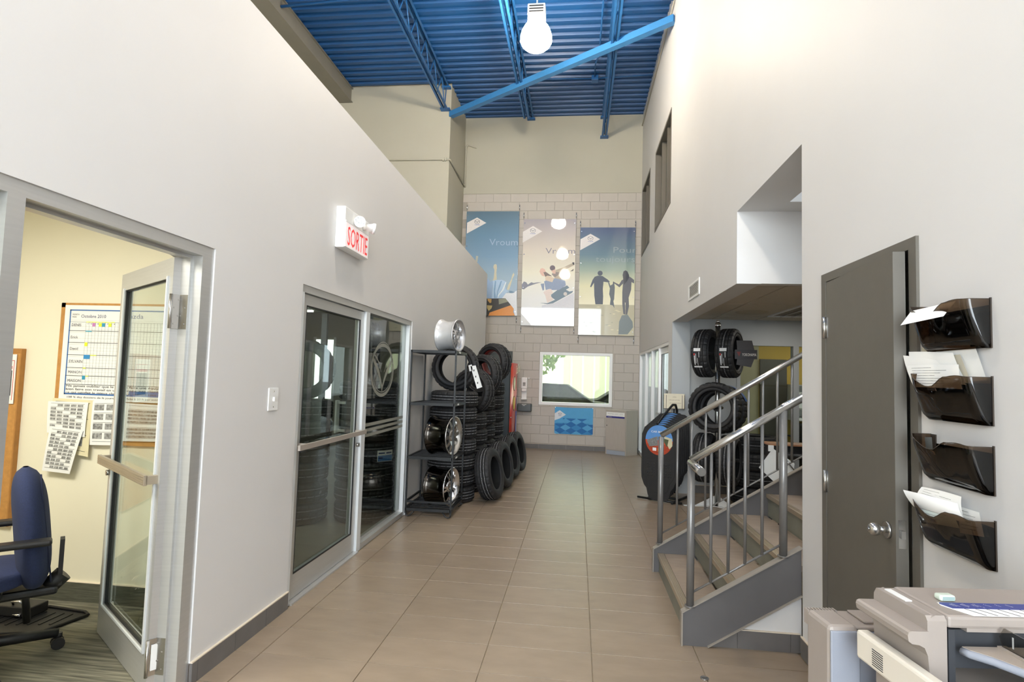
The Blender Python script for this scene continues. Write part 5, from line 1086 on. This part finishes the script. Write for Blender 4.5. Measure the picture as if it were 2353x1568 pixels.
m.prism([a_+ud*.03-Vector((0, 0, .05)), a_+ud*.23-Vector((0, 0, .05)), a_+ud*.19-Vector((0, 0, .16)), a_+ud*.02-Vector((0, 0, .13))], -nrm_*.012); m.build('bent_plate', mat('sign_charcoal', (62, 58, 58), .3, noise=.05), hs)
part('sign_plate', hs, mat('sign_black', (44, 40, 42), .35, noise=.05), ('prism', [a_+ud*-.0+Vector((0, 0, .055)), a_+ud*.26+Vector((0, 0, .055)), a_+ud*.26-Vector((0, 0, .06)), a_-Vector((0, 0, .06))], nrm_*.006))
text('sign_lettering', 'YOKOHAMA', a_+ud*.085+nrm_*.008-Vector((0, 0, .022)), ud, (0, 0, 1), .05, mat('sign_letter', (236, 230, 224), .4, noise=.03), hs, width=.165)
part('red_emblem', hs, mat('sign_red', (120, 40, 36), .5, noise=.05), ('prism', [a_+ud*.02+nrm_*.007+Vector((0, 0, .03)), a_+ud*.07+nrm_*.007+Vector((0, 0, .03)), a_+ud*.05+nrm_*.007-Vector((0, 0, .03))], nrm_*.001))
bsx = thing('blue_strap', 'blue plastic strap over the middle rear tyre on the stand', 'strap', P+Vector((.1, .1, 1.5)))
cR = P-ax2*.15+Vector((.02, 0, 1.225)); m = MB()
for i in range(10):
    A, B = R(20+9*i), R(20+9*(i+1)); f_ = ax2.cross(Vector((0, 0, 1))).normalized(); f_ = f_ if f_.x > 0 else -f_
    m.add([cR+ax2*a+(f_*cos(t)+Vector((0, 0, 1))*sin(t))*.322 for a, t in ((-.10, A), (.05, A), (.05, B), (-.10, B))], [(0, 1, 2, 3)])
m.build('strap', mat('strap_blue', (20, 78, 150), .4, noise=.03), bsx, rec=False)
stack(TD, 2.36, 7.95, 4, .2195, 'dark pile at the back of the alcove', 'dark tyre pile at the back of the alcove', .02)
# ------------------------------------------------------------------ car mat display with beige sign
md = thing('mat_display', 'black floor rack with looped handle holding rubber car mats', 'display rack', (1.2, 7.95, 0))
n0 = Vector((-.50, -.866, 0)); s0 = Vector((.866, -.50, 0)); c0 = Vector((1.075, 7.66, 0))
part('foot_bar', md, BLKM, ('tube', c0-s0*.16+n0*-.05+Vector((-.0, .0, .02)), c0-s0*.16-n0*.62+Vector((0, 0, .02)), .016, 10)); part('foot_bar', md, BLKM, ('tube', c0+s0*.20+n0*.06+Vector((0, 0, .02)), c0+s0*.20-n0*.5+Vector((0, 0, .02)), .016, 10))
part('cross_bar', md, BLKM, ('tube', c0-s0*.16-n0*.12+Vector((0, 0, .045)), c0+s0*.20-n0*.12+Vector((0, 0, .045)), .014, 10), ('tube', c0-s0*.30-n0*.02+Vector((0, 0, .02)), c0+s0*.30-n0*.02+Vector((0, 0, .02)), .014, 10))
pk = c0-n0*.56
part('post', md, BLKM, ('tube', pk+Vector((0, 0, .03)), pk+Vector((0, 0, 1.05)), .014, 10))
m = MB(); m.path([c0+n0*.03+s0*-.02+Vector((0, 0, 1.0)), c0-n0*.20+Vector((0, 0, 1.13)), c0-n0*.40+s0*.02+Vector((0, 0, 1.24)), c0-n0*.48+s0*.03+Vector((0, 0, 1.24)), c0-n0*.54+s0*.03+Vector((0, 0, 1.16)), c0-n0*.56+s0*.02+Vector((0, 0, 1.0))], .016, 8); m.build('handle_loop', BLKM, md)
MATR = mat('mat_rubber', (40, 39, 39), .6, noise=.08, scale=20, bump=.1, bscale=100)
outl = [(-.215, .98), (-.20, 1.02), (-.17, 1.04), (-.12, 1.045), (-.10, 1.06), (.10, 1.06), (.12, 1.045), (.17, 1.04), (.20, 1.02), (.215, .98), (.235, .93), (.24, .75), (.24, .45), (.235, .36), (.20, .27), (.165, .23), (.15, .16), (.13, .11), (.08, .085), (-.08, .085), (-.13, .11), (-.15, .16), (-.165, .23), (-.20, .27), (-.235, .36), (-.24, .45), (-.24, .75), (-.235, .93)]
MB_ = mat('mat_card_blue', (96, 150, 214), .5, noise=.06, scale=20); MRd = mat('mat_card_red', (214, 84, 50), .5, noise=.04); MCr = mat('mat_card_cream', (214, 206, 172), .5, noise=.06)
def mp(o, a, z, d=0): return o+s0*a+Vector((0, 0, z))+n0*d
for k in range(8):
    o = c0-n0*(.066*k)+Vector((0, 0, .0+.020*k)); w = 'frontmost rubber car mat on the rack, round printed card fully seen' if k == 0 else ('rearmost' if k == 7 else ORD[k])+' rubber car mat behind the front one on the rack'
    t = thing('car_mat', w, 'car mat', o, 'rubber car mats on the rack')
    m = MB(); m.prism([mp(o, a, z-.07) for a, z in outl], tuple(n0*.012)); m.build('mat', MATR, t)
    def disc(nm, f0, f1, r, mt, d): 
        pts = [mp(o, r*cos(A), .79+r*1.05*sin(A), d) for A in [R(f0+(f1-f0)*i/20) for i in range(21)]]; b = MB(); b.poly(pts); b.build(nm, mt, t, rec=False)
    disc('card_top', 0, 180, .185, MB_, .0135)
    disc('card_bottom', 180, 360, .185, MRd if k == 0 else MB_, .0135)
    if k == 0:
        m = MB(); m.poly([mp(o, a, z-.06, .0145) for a, z in ((-.17, .84), (-.02, .90), (-.01, .78), (-.13, .76))]); m.build('card_picture', mat('card_grey', (128, 128, 126), .6, noise=.5, scale=120), t, rec=False)
        m = MB(); m.poly([mp(o, a, z-.06, .0145) for a, z in ((.06, .91), (.175, .88), (.18, .79), (.14, .745)) ]); m.build('card_picture', MCr, t, rec=False)
        m = MB(); m.poly([mp(o, a, z-.06, .0148) for a, z in ((.04, .88), (.13, .865), (.11, .765)) ]); m.build('card_picture', mat('card_olive', (84, 92, 62), .6, noise=.1), t, rec=False)
        m = MB(); m.poly([mp(o, a, z-.06, .0148) for a, z in ((-.085, .75), (-.035, .75), (-.035, .71), (-.085, .71)) ]); m.build('card_seal', PAPER, t, rec=False)
        m = MB(); m.poly([mp(o, a, z-.06, .0148) for a, z in ((-.015, .745), (.045, .74), (.045, .70), (-.015, .705)) ]); m.build('card_orange', mat('card_orange', (236, 150, 50), .6, noise=.05), t, rec=False)
        text('card_lettering', 'CAR MATS', mp(o, -.11, .885, .0148), s0, (0, 0, 1), .035, WHITE, t, width=.2, off=.01)
        m = MB(); m.prism([mp(o, a, z, .012) for a, z in ((-.17, .52), (-.03, .53), (-.03, .29), (-.13, .30), (-.17, .36))], tuple(n0*.003)); m.prism([mp(o, a, z, .012) for a, z in ((.05, .53), (.18, .51), (.18, .36), (.14, .30), (.05, .29))], tuple(n0*.003)); m.build('heel_pad', MATR, t)
        m = MB()
        for i in range(5):
            for j in range(4): c = mp(o, -.15+.03*j, .33+.038*i, .015); m.tube(c, c+n0*.005, .010, 8, None, .005)
            for j in range(4): c = mp(o, .07+.03*j, .33+.038*i, .015); m.tube(c, c+n0*.005, .010, 8, None, .005)
        m.build('stud', MATR, t, rec=False)
        m = MB()
        for i in range(16): m.prism([mp(o, -.20, .56+.011*i, .012), mp(o, .20, .56+.011*i, .012), mp(o, .20, .565+.011*i, .012), mp(o, -.20, .565+.011*i, .012)], tuple(n0*.0015))
        m.build('groove_rib', MATR, t, rec=False)
        m = MB(); m.path([mp(o, a*.9, .04+z*.9, .013) for a, z in outl[10:28]], .004, 5); m.build('edge_bead', MATR, t)
sg = thing('beige_sign', 'small beige sign in a dark frame above the car mats', 'sign', (1.21, 7.75, 1.3))
cs = at(1549, 923, y=8.20); sx = Vector((1, -.05, 0)).normalized(); sn = Vector((-.05, -1, 0))
def sp_(a, z, d=0): return cs+sx*a+Vector((0, 0, z))+sn*d
part('board', sg, mat('sign_dark', (70, 54, 44), .5, noise=.05), ('prism', [sp_(-.14, -.105), sp_(.145, -.105), sp_(.145, .105), sp_(-.14, .105)], tuple(sn*.008)))
part('card', sg, mat('beige_card', (236, 226, 200), .6, noise=.02), ('prism', [sp_(-.138, -.098, .009), sp_(.136, -.098, .009), sp_(.136, .108, .009), sp_(-.138, .108, .009)], tuple(sn*.004)))
part('top_rail', sg, mat('beige_card', (236, 226, 200)), ('prism', [sp_(-.14, .088, .014), sp_(.138, .088, .014), sp_(.138, .108, .014), sp_(-.14, .108, .014)], tuple(sn*.004)))
for a in (-.11, .105): part('side_line', sg, mat('sign_dark', (70, 54, 44)), ('prism', [sp_(a, -.098, .0135), sp_(a+.006, -.098, .0135), sp_(a+.006, .088, .0135), sp_(a, .088, .0135)], tuple(sn*.0008)))
for k, s in enumerate(('OFFRE', 'TAPIS DE VOITURE', 'EN CAOUTCHOUC', '49,95 $')): text('sign_lettering', s, sp_(-.012*len(s)*.4, .055-.042*k, .0145), sx, (0, 0, 1), .018, mat('soft_brown', (150, 126, 100), .6, noise=.05), sg)
part('support_rod', sg, BLKM, ('tube', sp_(0, -.10, -.004), sp_(0, -1.28, -.004), .008, 8))
# device with the hanging white leaflet beyond the stairs
dv = thing('leaflet_stand', 'dark stand with a tilted white leaflet beyond the stairs', 'stand', (2.0, 5.75, 0))
part('leaflet', dv, PAPER, ('prism', [at(*q, y=5.62) for q in ((1744, 1075), (1776, 1031), (1826, 1066), (1822, 1098), (1783, 1112))], (0, .004, 0)))
part('desk_top', dv, mat('reddish_wood', (176, 128, 96), .25, noise=.15, scale=10, stretch=(1, 8, 1)), ('box', (1.81, 5.66, .985), (2.6, 5.9, 1.0))); part('panel', dv, BLK, ('box', (1.84, 5.68, .86), (2.6, 5.9, .985)), ('tube', (1.9, 5.66, .90), (2.6, 5.66, .89), .025, 10)); part('clip', dv, WHITE, ('box', (1.785, 5.61, .935), (1.83, 5.63, .99)))
part('leg', dv, BLKM, ('tube', (1.95, 5.8, 0), (1.95, 5.8, .87), .02, 8)); part('leg', dv, BLKM, ('tube', (2.5, 5.8, 0), (2.5, 5.8, .87), .02, 8)); part('strut', dv, STEEL, ('tube', at(1806, 1058, y=5.61), at(1827, 1084, y=5.61), .006, 8))
# ------------------------------------------------------------------ grey door in the right wall
d4 = struct('door_4', label='grey steel door standing slightly ajar in the right wall')
x0, x1 = XR-.012, XR+.12
part('door_frame', d4, DGREY, ('box', (x0, 2.388, 0), (x1, 2.44, 2.163)), ('box', (x0, 3.215, 0), (x1, 3.267, 2.163)), ('box', (x0, 2.44, 2.118), (x1, 3.215, 2.163)), ('box', (XR+.05, 2.44, 0), (x1, 2.455, 2.118)))
hxx, hyy = XR-.010, 3.212; ang_ = R(4.2); ud_ = Vector((-sin(ang_), -cos(ang_), 0)); nd_ = Vector((-cos(ang_), sin(ang_), 0))
DM = Matrix(((ud_.x, nd_.x, 0, hxx), (ud_.y, nd_.y, 0, hyy), (0, 0, 1, 0), (0, 0, 0, 1)))
m = MB(); m.box((.004, -.045, .012), (.765, 0, 2.112), None, DM); lf4 = m.build('door_leaf', DGREY, d4)
for z in (1.87, 1.06, .25):
    m = MB(); m.tube(DM @ Vector((-.004, .008, z-.057)), DM @ Vector((-.004, .008, z+.057)), .009, 10); m.box((0, .0005, z-.055), (.02, .002, z+.055), None, DM); m.box((x0-.002, 3.216, z-.055), (x0, 3.236, z+.055)); m.build('hinge', STEEL, lf4)
kz = .985; ku = .700
m = MB(); kc = DM @ Vector((ku, 0, kz)); nx_ = nd_
m.tube(kc, kc+nx_*.010, .034, 24, None, .032); m.tube(kc+nx_*.010, kc+nx_*.035, .013, 16, None, .012)
pr = [(.012, .030), (.022, .036), (.0265, .045), (.0265, .055), (.022, .066), (.014, .072), (.001, .073)]
for (ra, ha), (rb, hb) in zip(pr[:-1], pr[1:]): m.tube(kc+nx_*ha, kc+nx_*hb, ra, 24, None, rb, False)
m.tube(kc+nx_*.072, kc+nx_*.076, .007, 12); m.build('knob', STEEL, lf4)
m = MB(); m.box((.7655, -.036, kz-.055), (.767, -.009, kz+.055), None, DM); m.box((.766, -.030, kz-.015), (.778, -.015, kz+.015), None, DM); m.build('latch_plate', STEEL, lf4)
m = MB(); m.box((x0-.001, 2.436, kz-.04), (x0+.03, 2.441, kz+.06)); m.build('strike_plate', STEEL, d4)
m = MB(); m.box((XR+.45, 2.2, 0), (XR+.5, 3.45, 2.4)); m.box((XR+.2, 2.2, 0), (XR+.5, 2.25, 2.4)); m.box((XR+.2, 2.2, 2.35), (XR+.5, 3.45, 2.4)); struct('wall_closet', m, WALLD)
# ------------------------------------------------------------------ wall file pockets
def pocket(zt, zb, label, lab=None, ly=.12):
    t = thing('file_pocket', label, 'file holder', (XR, 2.16, zb), 'smoked wall file pockets'); y0, y1 = 2.0, 2.325
    def xf(v): return XR-.078+.048*v**1.4
    pts = []
    for k in range(6): pts.append((0, k/5, 'r'))
    P_ = []
    rr = .02
    side = [(1-s_, 0) for s_ in [0, .4, .8]]
    def path(v):
        f_ = xf(v); w = XR-.002; o = [(w, y0), (f_+(w-f_)*.6, y0), (f_+rr, y0)]
        for a in (30, 60): o.append((f_+rr-rr*sin(R(a)), y0+rr-rr*cos(R(a))))
        for k in range(15): o.append((f_, y0+rr+(y1-y0-2*rr)*k/14))
        for a in (60, 30): o.append((f_+rr-rr*sin(R(a)), y1-rr+rr*cos(R(a))))
        o += [(f_+rr, y1), (f_+(w-f_)*.6, y1), (w, y1)]; return o
    n = len(path(0)); base = path(0)
    def ztop(i):
        yy = base[i][1]; u = (yy-y0)/(y1-y0)
        if i < 5: return zt
        if i >= n-5: return zt+.012
        if u < .36: return zt-.002+.006*sin(u/.36*pi)
        s_ = min(1, (u-.36)/.24); s_ = s_*s_*(3-2*s_)
        e_ = max(0, (u-.66)/.34); return zt-.034*s_+.046*e_**1.5
    NVV = 8; vs = []
    for j in range(NVV+1):
        v = j/NVV; pth = path(v)
        for i in range(n): z = ztop(i)*(1-v)+zb*v; vs.append((pth[i][0]+(.012*(max(0, v-.85)/.15)**2), pth[i][1], z))
    fs = [(j*n+i, j*n+i+1, (j+1)*n+i+1, (j+1)*n+i) for j in range(NVV) for i in range(n-1)]
    m = MB(); m.add(vs, fs, None, True); m.add([vs[NVV*n+i] for i in range(n)], [tuple(range(n))]); m.build('front_shell', SMOKE, t, rec=False)
    part('back_plate', t, mat('smoke_edge', (66, 58, 52), .25, noise=.03), ('box', (XR-.004, y0-.003, zb), (XR, y0+.004, zt+.004)), ('box', (XR-.004, y1-.03, zb+.03), (XR, y1, zt+.012)))
    m = MB(); m.path([(vs[i][0], vs[i][1], vs[i][2]) for i in range(n)], .0013, 4); m.build('rim', mat('smoke_edge', (66, 58, 52)), t)
    part('back_sheet', t, SMOKE, ('box', (XR-.003, y0, zb), (XR-.001, y1, zt-.02)))
    if lab:
        x_ = xf(.24)-.002; yy = y0+(y1-y0)*.60; part('name_label', t, PAPER, ('prism', [(x_+.002, yy-lab[1], zt-.040), (x_+.002, yy+lab[1], zt-.038), (x_+.006, yy+lab[1], zt-.038-lab[2]), (x_+.006, yy-lab[1], zt-.04-lab[2])], (-.004, 0, 0)))
        text('label_lettering', lab[0], (x_-.0035, yy+lab[1]*.9, zt-.037-lab[2]*.85), (0, -1, 0), (.15, 0, 1), lab[2]*.8, INK, t, width=lab[1]*1.8)
    return t
pocket(1.858, 1.698, 'topmost smoked wall pocket with a sheet curling over it')
pocket(1.603, 1.447, 'second smoked wall pocket from top, stuffed with folders', ('COMPTABILITE', .022, .010))
pocket(1.380, 1.226, 'third smoked wall pocket from top, almost empty', ('PSL', .009, .011))
pocket(1.145, .992, 'lowest smoked wall pocket with loose printed sheets', ('SERVICE', .014, .013))
def sheet(name, label, q, xs, m_=PAPER, bend=0, lines=0, cat='paper', group=None, kids=()):
    """loose sheet in a pocket: corners q measured in the photograph, xs = how far each stands from the wall"""
    t = thing(name, label, cat, at(*q[0], x=xs[0]), group); Q = [at(*a, x=b) for a, b in zip(q, xs)]
    def P_(u, v, d=0): p = (Q[0]*(1-u)+Q[1]*u)*(1-v)+(Q[3]*(1-u)+Q[2]*u)*v; return p+Vector((-bend*4*v*(1-v)-d, 0, bend*4*u*(1-u)*.5))
    m = MB(); m.grid(lambda u, v: P_(u, v), 8, 8); m.build('sheet', m_, t, rec=False)
    if lines:
        b = MB()
        for k in range(lines): v0 = .12+.8*k/lines; u1 = .5+.4*((k*37) % 10)/10; b.add([P_(.1, v0, .0006), P_(u1, v0, .0006), P_(u1, v0+.018, .0006), P_(.1, v0+.018, .0006)], [(0, 1, 2, 3)])
        b.build('print', GINK, t, rec=False)
    return t
sheet('curling_sheet', 'blank white sheet curling out of the topmost pocket', ((2196, 692), (2168, 727), (2069, 748), (2094, 715)), (1.275, 1.245, 1.17, 1.26), bend=.0)
MAN = mat('manila', (196, 190, 172), .7, noise=.03)
FG = 'papers stuffed in the second pocket'
sheet('folder', 'manila folder at the back of the second pocket', ((2117, 799), (2172, 800), (2182, 880), (2122, 880)), (1.318, 1.318, 1.315, 1.315), MAN, group=FG)
sheet('large_sheet', 'large blank white sheet standing at right in second pocket', ((2150, 803), (2241, 797), (2268, 875), (2160, 880)), (1.312, 1.312, 1.310, 1.310), group=FG)
sheet('tab_card', 'white tab card with printed numbers above second pocket', ((2168, 795), (2229, 793), (2236, 815), (2172, 818)), (1.314, 1.314, 1.314, 1.314), lines=2, group=FG)
sheet('folder', 'second manila folder with printed tab in second pocket', ((2092, 822), (2206, 815), (2232, 880), (2110, 880)), (1.304, 1.304, 1.295, 1.295), MAN, lines=5, group=FG)
sheet('white_pages', 'thick fan of white pages in the second pocket', ((2088, 809), (2190, 811), (2222, 880), (2104, 878)), (1.300, 1.300, 1.288, 1.288), bend=.004, group=FG)
sheet('white_pages', 'lower fan of white pages in the second pocket', ((2075, 817), (2150, 828), (2222, 885), (2095, 880)), (1.293, 1.293, 1.284, 1.284), bend=.003, group=FG)
sheet('form', 'printed form at the front of the second pocket', ((2083, 841), (2203, 838), (2212, 895), (2100, 890)), (1.284, 1.284, 1.274, 1.272), bend=.003, lines=7, group=FG)
sheet('pen_case', 'grey phone like case standing in the third pocket', ((2125, 1005), (2141, 1005), (2144, 1040), (2128, 1040)), (1.30, 1.30, 1.30, 1.30), mat('case_grey', (96, 100, 98), .3, noise=.1), cat='case')
LG = 'loose sheets in the lowest pocket'
sheet('receipt', 'pale printed receipt at right in the lowest pocket', ((2200, 1163), (2250, 1178), (2262, 1235), (2206, 1225)), (1.318, 1.318, 1.314, 1.314), lines=6, group=LG)
sheet('rolled_sheet', 'curved printed sheet standing highest in lowest pocket', ((2118, 1119), (2209, 1142), (2220, 1205), (2105, 1150)), (1.300, 1.300, 1.290, 1.27), bend=.006, lines=6, group=LG)
sheet('swept_sheet', 'long white sheet sweeping out left over the lowest pocket', ((2075, 1126), (2200, 1158), (2222, 1205), (2100, 1165)), (1.235, 1.290, 1.272, 1.262), bend=.004, group=LG)
sheet('colour_page', 'printed page with a green black arc in lowest pocket', ((2098, 1150), (2190, 1180), (2205, 1215), (2125, 1200)), (1.262, 1.272, 1.264, 1.262), mat('pale_green_page', (214, 226, 222), .6, noise=.05), lines=4, group=LG)
# ------------------------------------------------------------------ copier
TH = R(7.5); ecx = Vector((cos(TH), sin(TH), 0)); ecy = Vector((-sin(TH), cos(TH), 0)); CO = Vector((.812, 1.605, 0))
CM = Matrix(((ecx.x, ecy.x, 0, CO.x), (ecx.y, ecy.y, 0, CO.y), (0, 0, 1, 0), (0, 0, 0, 1)))
cp = thing('copier', 'large taupe office copier with sheet feeder, lower right corner', 'copier', (1.0, 1.4, 0))
def cpart(name, m_, items, parent=cp, label=None):
    m = MB()
    for it in items:
        if it[0] == 'b': m.box(it[1], it[2], None, CM)
        elif it[0] == 'c': m.cbox(it[1], it[2], it[3], None, CM)
        elif it[0] == 'p': m.prism([CM @ Vector(v) for v in it[1]], CM.to_3x3() @ Vector(it[2]))
    o = m.build(name, m_, parent); 
    if label: o['label'] = label
    return o
cpart('body', COP2, [('c', (-.045, -.62, .0), (.46, -.0, .80), .01)])
cpart('scanner_unit', COP1, [('c', (-.045, -.62, .80), (.46, -.0, .885), .008)])
cpart('feeder_cover', COP1, [('c', (.002, -.185, 1.024), (.46, .0, 1.052), .007), ('b', (.05, -.178, 1.015), (.45, -.01, 1.026))])
cpart('feeder_hinge_block', COP1, [('p', [(-.045, 0, .885), (-.045, -.185, .885), (-.045, -.185, 1.04), (-.045, -.178, 1.05), (-.045, -.01, 1.05), (-.045, 0, 1.035)], (.044, 0, 0))])
m = MB(); m.grid(lambda u, v: CM @ Vector((-.045-.012*0, -.005-.175*v, 1.03)) + Vector((.02*u, 0, .021*sin(u*pi/2))), 6, 2); m.build('rounded_shoulder', COP1, cp)
m = MB()
prf = [(-.092, 1.008), (-.090, 1.015), (-.084, 1.018), (-.044, 1.018), (-.044, .93), (-.047, .965), (-.054, .982), (-.066, .988), (-.082, .990), (-.090, .996)]
m.prism([CM @ Vector((a, -.0, b)) for a, b in prf], CM.to_3x3() @ Vector((0, -.188, 0))); m.build('front_grip', COP1, cp)
cpart('white_tag', WHITE, [('b', (-.034, -.10, 1.0505), (-.018, -.025, 1.053))])
cpart('lower_ledge', COP1, [('c', (-.058, -.62, .86), (-.044, 0, .925), .004)])
cpart('output_recess', COPD, [('b', (.02, -.60, .8855), (.45, -.20, .889))])
m = MB()
for k in range(14): m.box((.03+.03*k, -.60, .889), (.042+.03*k, -.20, .893), None, CM)
m.build('tray_rib', COP2, cp)
cpart('feeder_mouth', COPD, [('b', (.03, -.165, .93), (.45, -.02, 1.015)), ('b', (.003, -.184, .885), (.018, -.15, 1.022))])
cpart('label_strip', PAPER, [('p', [(.045, -.150, 1.0525), (.032, -.125, 1.0525), (.036, -.108, 1.0525), (.46, -.108, 1.0525), (.46, -.183, 1.0525), (.062, -.183, 1.0525)], (0, 0, .001))])
cpart('blue_label_band', mat('label_navy', (60, 70, 140), .5, noise=.02), [('p', [(.045, -.144, 1.0536), (.034, -.118, 1.0536), (.040, -.110, 1.0536), (.46, -.110, 1.0536), (.46, -.144, 1.0536)], (0, 0, .0006))])
for k, s in enumerate(('Alimen-\ntation', 'Papier\nbloqué', 'Ouvrir le\ncapot', 'Levier', 'Tirer', 'Guide')):
    text('band_lettering', s, CM @ Vector((.060+.026*k, -.118, 1.0545)), CM.to_3x3() @ Vector((.55, -1, 0)), CM.to_3x3() @ Vector((1, .55, 0)), .0068, WHITE, cp)
m = MB()
for k in range(6): a = .072+.026*k; m.prism([CM @ Vector(v) for v in ((a, -.145, 1.0536), (a+.0016, -.145, 1.0536), (a+.0216, -.182, 1.0536), (a+.020, -.182, 1.0536))], (0, 0, .0005))
m.build('label_line', INK, cp)
m = MB()
for k in range(3):
    c = Vector((.235+.040*k, -.164, 1.0540))
    for i in range(20):
        A, B = 2*pi*i/20, 2*pi*(i+1)/20; m.poly([CM @ (c+Vector((r_*cos(t)*1.0, r_*sin(t), 0))) for r_, t in ((.0155, A), (.0155, B), (.014, B), (.014, A))])
    m.poly([CM @ (c+Vector(v)) for v in ((-.012, .012, 0), (-.010, .013, 0), (.012, -.012, 0), (.010, -.013, 0))])
m.build('red_symbol', mat('symbol_red', (206, 96, 90), .6, noise=.03), cp, rec=False)
# document tray with clear guide
tr0 = lambda u, v: (.055+.40*u, -.19-.40*v, .955)
m = MB(); out = [(.030, -.188), (.035, -.205), (.060, -.235), (.095, -.31), (.11, -.345), (.135, -.365), (.17, -.372), (.46, -.372), (.46, -.188)]
m.prism([CM @ Vector((a, b, .976)) for a, b in out], (0, 0, .012)); m.build('document_tray', mat('tray_taupe', (166, 154, 142), .5, noise=.03), cp)
m = MB(); m.path([CM @ Vector((a, b, .978)) for a, b in out[:8]], .009, 8); m.build('tray_rim', COP2, cp)
cpart('tray_guide', glass('clear_guide', (206, 204, 200), 1.6, .04), [('p', [(.115, -.187, 1.012), (.115, -.195, .992), (.115, -.335, .992), (.115, -.34, 1.024), (.115, -.33, 1.030), (.115, -.20, 1.034)], (.003, 0, 0))])
cpart('guide_foot', mat('tray_taupe', (166, 154, 142)), [('b', (.108, -.34, .988), (.128, -.19, .992))])
cpart('guide_mark', mat('guide_frost', (196, 198, 196), .7, noise=.02, alpha=.6), [('b', (.1145, a, 1.000), (.1149, a+.004, 1.024)) for a in (-.225, -.26, -.295)])
# cream control panel along the operator side
cpanel = cpart('control_panel', COP3, [('c', (-.090, -.62, .872), (-.058, .004, .942), .007)])
m = MB()
for k in range(8): m.prism([CM @ Vector(v) for v in ((-.0905, -.060, .922-.0052*k), (-.0905, -.100, .922-.0052*k), (-.0905, -.100, .9198-.0052*k), (-.0905, -.060, .9198-.0052*k))], tuple(CM.to_3x3() @ Vector((.002, 0, 0))))
m.build('vent_slot', COPD, cpanel)
sc_ = thing('beige_staple_box', 'small pale green plastic box lying on the copier cover', 'box', CM @ Vector((.08, -.09, 1.052)))
cpart('box', mat('pale_green', (206, 218, 204), .35, noise=.02), [('c', (.050, -.102, 1.0525), (.088, -.078, 1.067), .005)], sc_); cpart('opening', mat('pale_shadow', (150, 170, 166), .5, noise=.03), [('b', (.055, -.1025, 1.055), (.084, -.102, 1.064))], sc_)
# finisher at the far end
cpart('finisher', COP1, [('c', (-.100, .105, 0), (-.018, .225, .905), .012)]); cpart('finisher_front', COP2, [('c', (-.098, .100, .60), (-.018, .108, .893), .003), ('c', (-.016, .12, .0), (.18, .21, .885), .006)])  # thin front slab carries the daylight-tinted plastic colour
cpart('finisher_top', COP1, [('c', (-.018, .12, .885), (.20, .235, .897), .004), ('c', (.02, .14, .897), (.16, .225, .904), .003)])
m = MB()
for k in range(10): a = -.098+.009*k; m.box((a, .218, .86), (a+.005, .240, .902), None, CM)
m.build('wave_grille', COP1, cp)
cpart('panel_joint', GASK, [('b', (-.0185, .104, .0), (-.0165, .12, .893)), ('b', (-.099, .099, .597), (-.018, .101, .600))])

# ------------------------------------------------------------------ pieces that belong to a part
def kids(o, *names): return [c for c in o.children if c.name.split('.')[0] in names]
def under(o, host, *names):
    hst = kids(o, host)
    for c in kids(o, *names):
        if hst: c.parent = min(hst, key=lambda h: (sum((Vector(v) for v in h.bound_box), Vector())/8-sum((Vector(v) for v in c.bound_box), Vector())/8).length)
for o in [o for o in bpy.data.objects if o.get('category')]:
    n = o.name.split('.')[0]
    if n == 'exit_sign': under(o, 'lamp_head', 'reflector'); under(o, 'face_plate', 'exit_lettering')
    elif n == 'office_chair': under(o, 'star_leg', 'castor'); under(o, 'backrest', 'piping')
    elif n == 'alloy_wheel': under(o, 'hub', 'bolt_hole')
    elif n == 'poster': under(o, 'white_diamond', 'emblem', 'emblem_word')
    elif n == 'vending_machine': under(o, 'front_panel', 'slot_border', 'slot_window', 'blue_field', 'coin_panel', 'script_lettering')
    elif n == 'grey_cabinet': under(o, 'door', 'knob', 'label_strip', 'blue_band', 'strip_lettering')
    elif n == 'file_pocket': under(o, 'front_shell', 'name_label', 'label_lettering', 'rim')
    elif n == 'copier': under(o, 'feeder_cover', 'label_strip', 'blue_label_band', 'band_lettering', 'label_line', 'red_symbol'); under(o, 'tray_guide', 'guide_mark')
    elif n == 'car': under(o, 'body', 'side_window', 'door_handle')
    elif n == 'white_building': under(o, 'wall', 'window')
    elif n == 'stair_railing': under(o, 'handrail', 'handrail_end')
    elif n == 'car_mat': under(o, 'mat', 'heel_pad', 'stud', 'groove_rib', 'edge_bead')
    elif n == 'work_schedule': under(o, 'sheet', 'colour_square')
    elif n == 'light_switch': under(o, 'plate', 'screw', 'toggle')
    elif n == 'hub_sign': under(o, 'sign_plate', 'sign_lettering', 'red_emblem')
